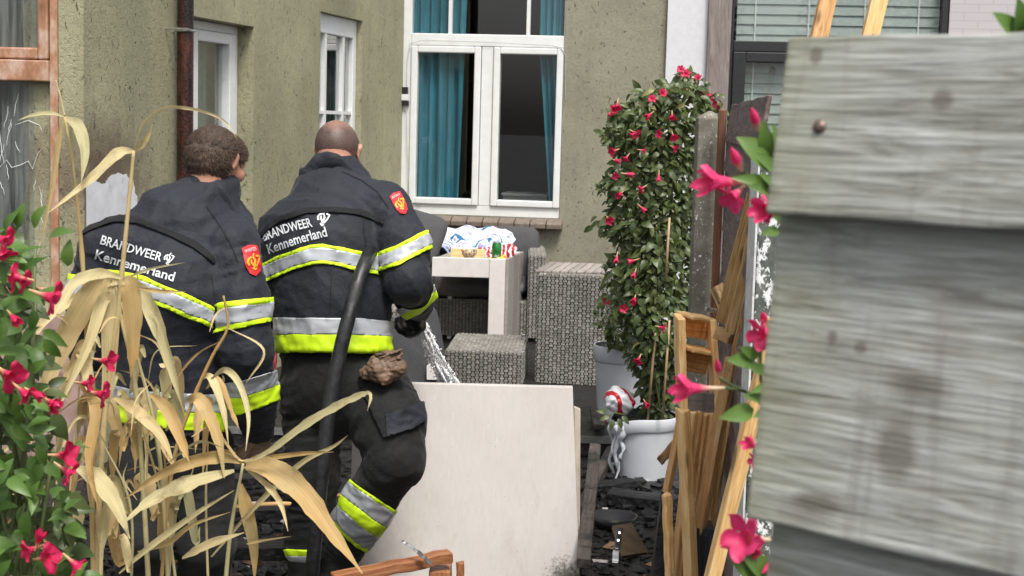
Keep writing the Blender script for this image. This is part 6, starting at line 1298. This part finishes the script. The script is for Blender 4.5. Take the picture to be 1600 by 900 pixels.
def blade(P_, wpx, D=3.7, twist=0.0, base=.25, dz=0.0, fold=.35):
    """a reed leaf along a pixel path; wpx its greatest width"""
    P_ = catmull([(*q, D + dz * i / max(1, len(P_) - 1)) for i, q in enumerate(P_)], 7); pts = [at(*q) for q in P_]; n = len(pts); vs, fs = [], []; tw0 = rr.uniform(-.6, .6)
    for i, p in enumerate(pts):
        s_ = i / (n - 1); tg = (pts[min(i + 1, n - 1)] - pts[max(0, i - 1)]).normalized(); vd = (CP - p).normalized(); a = tw0 + twist * s_; sd = tg.cross(vd).normalized(); nn = sd.cross(tg); sd = sd * math.cos(a) + nn * math.sin(a); nn = sd.cross(tg)
        w_ = wpx * .74 * D / F / 2 * max(.05, (base + (1 - base) * min(1, s_ * 3.2)) * (1 - max(0, (s_ - .35) / .65) ** 1.8)) / max(.6, math.cos(a)); rip = .18 * w_ * math.sin(i * 1.1 + tw0 * 9) + .1 * w_ * math.sin(i * 2.3)
        vs += [p - sd * w_ + nn * (fold * w_ + rip), p - sd * w_ * .45 + nn * fold * w_ * .3, p, p + sd * w_ * .45 + nn * fold * w_ * .3, p + sd * w_ + nn * (fold * w_ - rip)]
    for i in range(n - 1):
        for j in range(4): fs.append((i * 5 + j, i * 5 + j + 1, (i + 1) * 5 + j + 1, (i + 1) * 5 + j))
    o = mk('leaf', vs, fs, M['reed'], reed, True); A = o.data.attributes.new('st', 'FLOAT_VECTOR', 'POINT'); A.data.foreach_set('vector', [q for i in range(n) for j in range(5) for q in (j / 4 + i * 0, i / (n - 1), 0.0)]); return o
def cane(P_, rpx, D=3.72):
    q = [at(*z) for z in catmull([(*p, D) for p in P_], 8)]; n = len(q); m = MB(); m.tube(q, [rpx * D / F / 2 * (1.0 - .55 * i / n) * (1.25 if i % 9 == 0 else 1) for i in range(n)], 8); return m.build('stem', M['reed'], reed, True)
for P_, r_ in (([(150, 1050), (140, 640), (131, 440), (118, 290), (101, 182)], 10), ([(101, 182), (94, 150), (87, 125)], 4), ([(150, 1050), (158, 720), (185, 480), (200, 330), (209, 235)], 11), ([(240, 1050), (215, 640), (190, 500), (180, 440)], 9), ([(270, 1050), (250, 720), (215, 560), (182, 452)], 8), ([(340, 1080), (358, 850), (380, 724)], 9), ([(245, 1000), (268, 740), (300, 630), (330, 560), (352, 522), (356, 500), (349, 462)], 7), ([(200, 1000), (205, 800), (160, 690), (130, 620)], 5), ([(330, 1050), (322, 800), (325, 690)], 5), ([(290, 1050), (262, 820), (215, 640)], 6), ([(90, 1050), (110, 760), (128, 560)], 5)): cane(P_, r_)
BL = [([(100, 182), (78, 177), (52, 180), (28, 188)], 9, 0), ([(97, 183), (90, 230), (78, 310), (62, 388)], 12, 0), ([(103, 184), (122, 198), (132, 238), (127, 284)], 26, .2), ([(110, 190), (112, 230), (118, 300)], 8, 0), ([(208, 236), (185, 240), (140, 282), (76, 332)], 22, .3), ([(210, 236), (222, 196), (258, 169), (310, 172), (352, 190), (371, 218)], 7, 1), ([(212, 236), (226, 220), (238, 196)], 13, 0),
      ([(186, 434), (150, 446), (100, 530), (72, 600), (48, 696)], 50, .2), ([(176, 462), (160, 470), (135, 545), (88, 645)], 26, .3), ([(180, 440), (172, 445), (172, 520), (168, 600), (150, 650)], 40, 0), ([(192, 440), (202, 450), (206, 530), (204, 590)], 42, 0), ([(205, 447), (225, 460), (255, 530), (288, 645)], 34, .3), ([(188, 434), (160, 428), (120, 440), (92, 480), (60, 520)], 24, .4), ([(150, 470), (110, 470), (70, 500), (44, 545)], 26, .3), ([(215, 450), (250, 455), (290, 456)], 10, 0), ([(190, 438), (235, 420), (290, 410)], 6, 0),
      ([(235, 616), (262, 640), (285, 690), (296, 722)], 28, .4), ([(178, 622), (210, 640), (250, 680), (272, 724)], 26, .2), ([(378, 722), (330, 714), (262, 735), (190, 782)], 28, .3), ([(366, 736), (300, 756), (240, 782), (192, 818)], 32, .2), ([(382, 722), (420, 706), (478, 664), (530, 634), (566, 618), (578, 619), (574, 642)], 17, .6), ([(382, 722), (430, 714), (480, 708), (522, 706)], 11, .3), ([(384, 728), (420, 732), (470, 770), (515, 830), (566, 896)], 52, .2), ([(376, 756), (384, 790), (396, 850), (398, 910)], 30, 0), ([(330, 870), (400, 790), (470, 724), (520, 698), (544, 680)], 12, .3),
      ([(118, 730), (150, 748), (180, 790), (203, 842)], 40, .2), ([(285, 872), (330, 850), (382, 832)], 20, .3), ([(186, 896), (240, 850), (310, 800), (366, 766)], 14, .2), ([(330, 592), (352, 578), (374, 600), (388, 650), (384, 705)], 15, .4), ([(314, 590), (330, 592), (348, 640), (357, 694)], 17, .3), ([(215, 862), (262, 848), (300, 820), (360, 800)], 12, .2), ([(260, 725), (310, 690), (350, 700)], 6, .2), ([(240, 640), (300, 560), (350, 530)], 5, 0), ([(125, 600), (150, 640), (140, 720), (155, 800)], 24, .3), ([(380, 728), (420, 760), (440, 790), (450, 830)], 14, .4), ([(380, 722), (352, 706), (330, 720), (300, 730)], 12, .3), ([(170, 700), (130, 650), (100, 690), (78, 820)], 8, .3), ([(110, 790), (125, 800), (112, 850), (98, 905)], 24, 0), ([(385, 850), (410, 845), (455, 838)], 6, 0)]
for P_, w_, d_ in BL: blade(P_, w_, rr.uniform(3.6, 3.76), rr.uniform(-.5, .5), dz=-d_ * .4)
for i in range(54):        # the thick of the clump
    x, y = rr.gauss(195, 62), rr.uniform(540, 860); dx = rr.gauss(0, 38) + (x - 195) * .25; L = rr.uniform(60, 165); k_ = rr.uniform(-.35, .9)
    blade([(x, y), (x + dx * .35, y - 14 * (k_ < .4)), (x + dx * .8, y + L * .4), (x + dx, y + L * max(.25, k_ + .2))], rr.uniform(7, 30), rr.uniform(3.66, 4.0), rr.uniform(-1, 1), dz=rr.uniform(-.12, .1))
for i in range(26):        # thin wisps
    x, y = rr.gauss(215, 75), rr.uniform(470, 800); a = rr.uniform(-2.6, -.5); L = rr.uniform(50, 120); c = rr.uniform(-.9, .9)
    blade([(x, y), (x + math.cos(a) * L * .5, y + math.sin(a) * L * .5), (x + math.cos(a + c) * L, y + math.sin(a + c) * L * .8)], rr.uniform(2.5, 6), rr.uniform(3.6, 3.9), 0, dz=rr.uniform(-.1, .1))

# --- trees of the garden behind the camera, seen only mirrored in the window panes
M['tree_leaf'] = mat_leaf('tree_leaf', (.03, .055, .015), (.07, .11, .03), .5); TL = leaf_mesh('tree_leaf_shape', .6, .1, .2, 1, M['tree_leaf']); M['bark'] = mat_plain('bark', (.09, .065, .045), .9, .3, 20, .6, .02)
for i, (x, y, h_, r_, lab) in enumerate(((-3.6, -13, 7.5, 2.4, 'broad leafy tree mirrored in the wide window'), (1.2, -15, 6.2, 2.2, 'rounded leafy tree mirrored between the teal curtains'), (6.0, -13, 7.0, 2.5, 'tall leafy tree mirrored in the black framed window'))):
    tr_e = thing('garden_tree', lab, 'tree', (x, y, 0), 'trees of the garden mirrored in the glass'); rr = random.Random(60 + i); its = []
    m = MB(); m.tube([(x, y, 0), (x + .1, y, h_ * .3), (x - .05, y + .1, h_ * .62)], [.2, .15, .06], 10)
    for k in range(7): a = k * .9; b = Vector((x, y, h_ * (.3 + .04 * k))); m.tube([b, b + Vector((math.cos(a) * r_ * .4, math.sin(a) * r_ * .4, .6)), b + Vector((math.cos(a) * r_ * .75, math.sin(a) * r_ * .75, 1.3))], [.07, .05, .02], 6)
    m.build('trunk', M['bark'], tr_e, True); cl_ = [(rr.uniform(-1, 1), rr.uniform(-1, 1), rr.uniform(-1, 1)) for _ in range(26)]
    for k in range(3600):
        c = cl_[k % 26]; q = Vector((x + c[0] * r_ * .7 + rr.gauss(0, .33), y + c[1] * r_ * .7 + rr.gauss(0, .33), h_ * .66 + c[2] * h_ * .27 + rr.gauss(0, .3))); its.append((TL, frame(q, (rr.gauss(0, 1), rr.gauss(0, 1), rr.gauss(-.3, .6)), (rr.gauss(0, .6), rr.gauss(0, .6), 1), rr.uniform(.12, .26))))
    join_leaves('crown', its, M['tree_leaf'], tr_e)
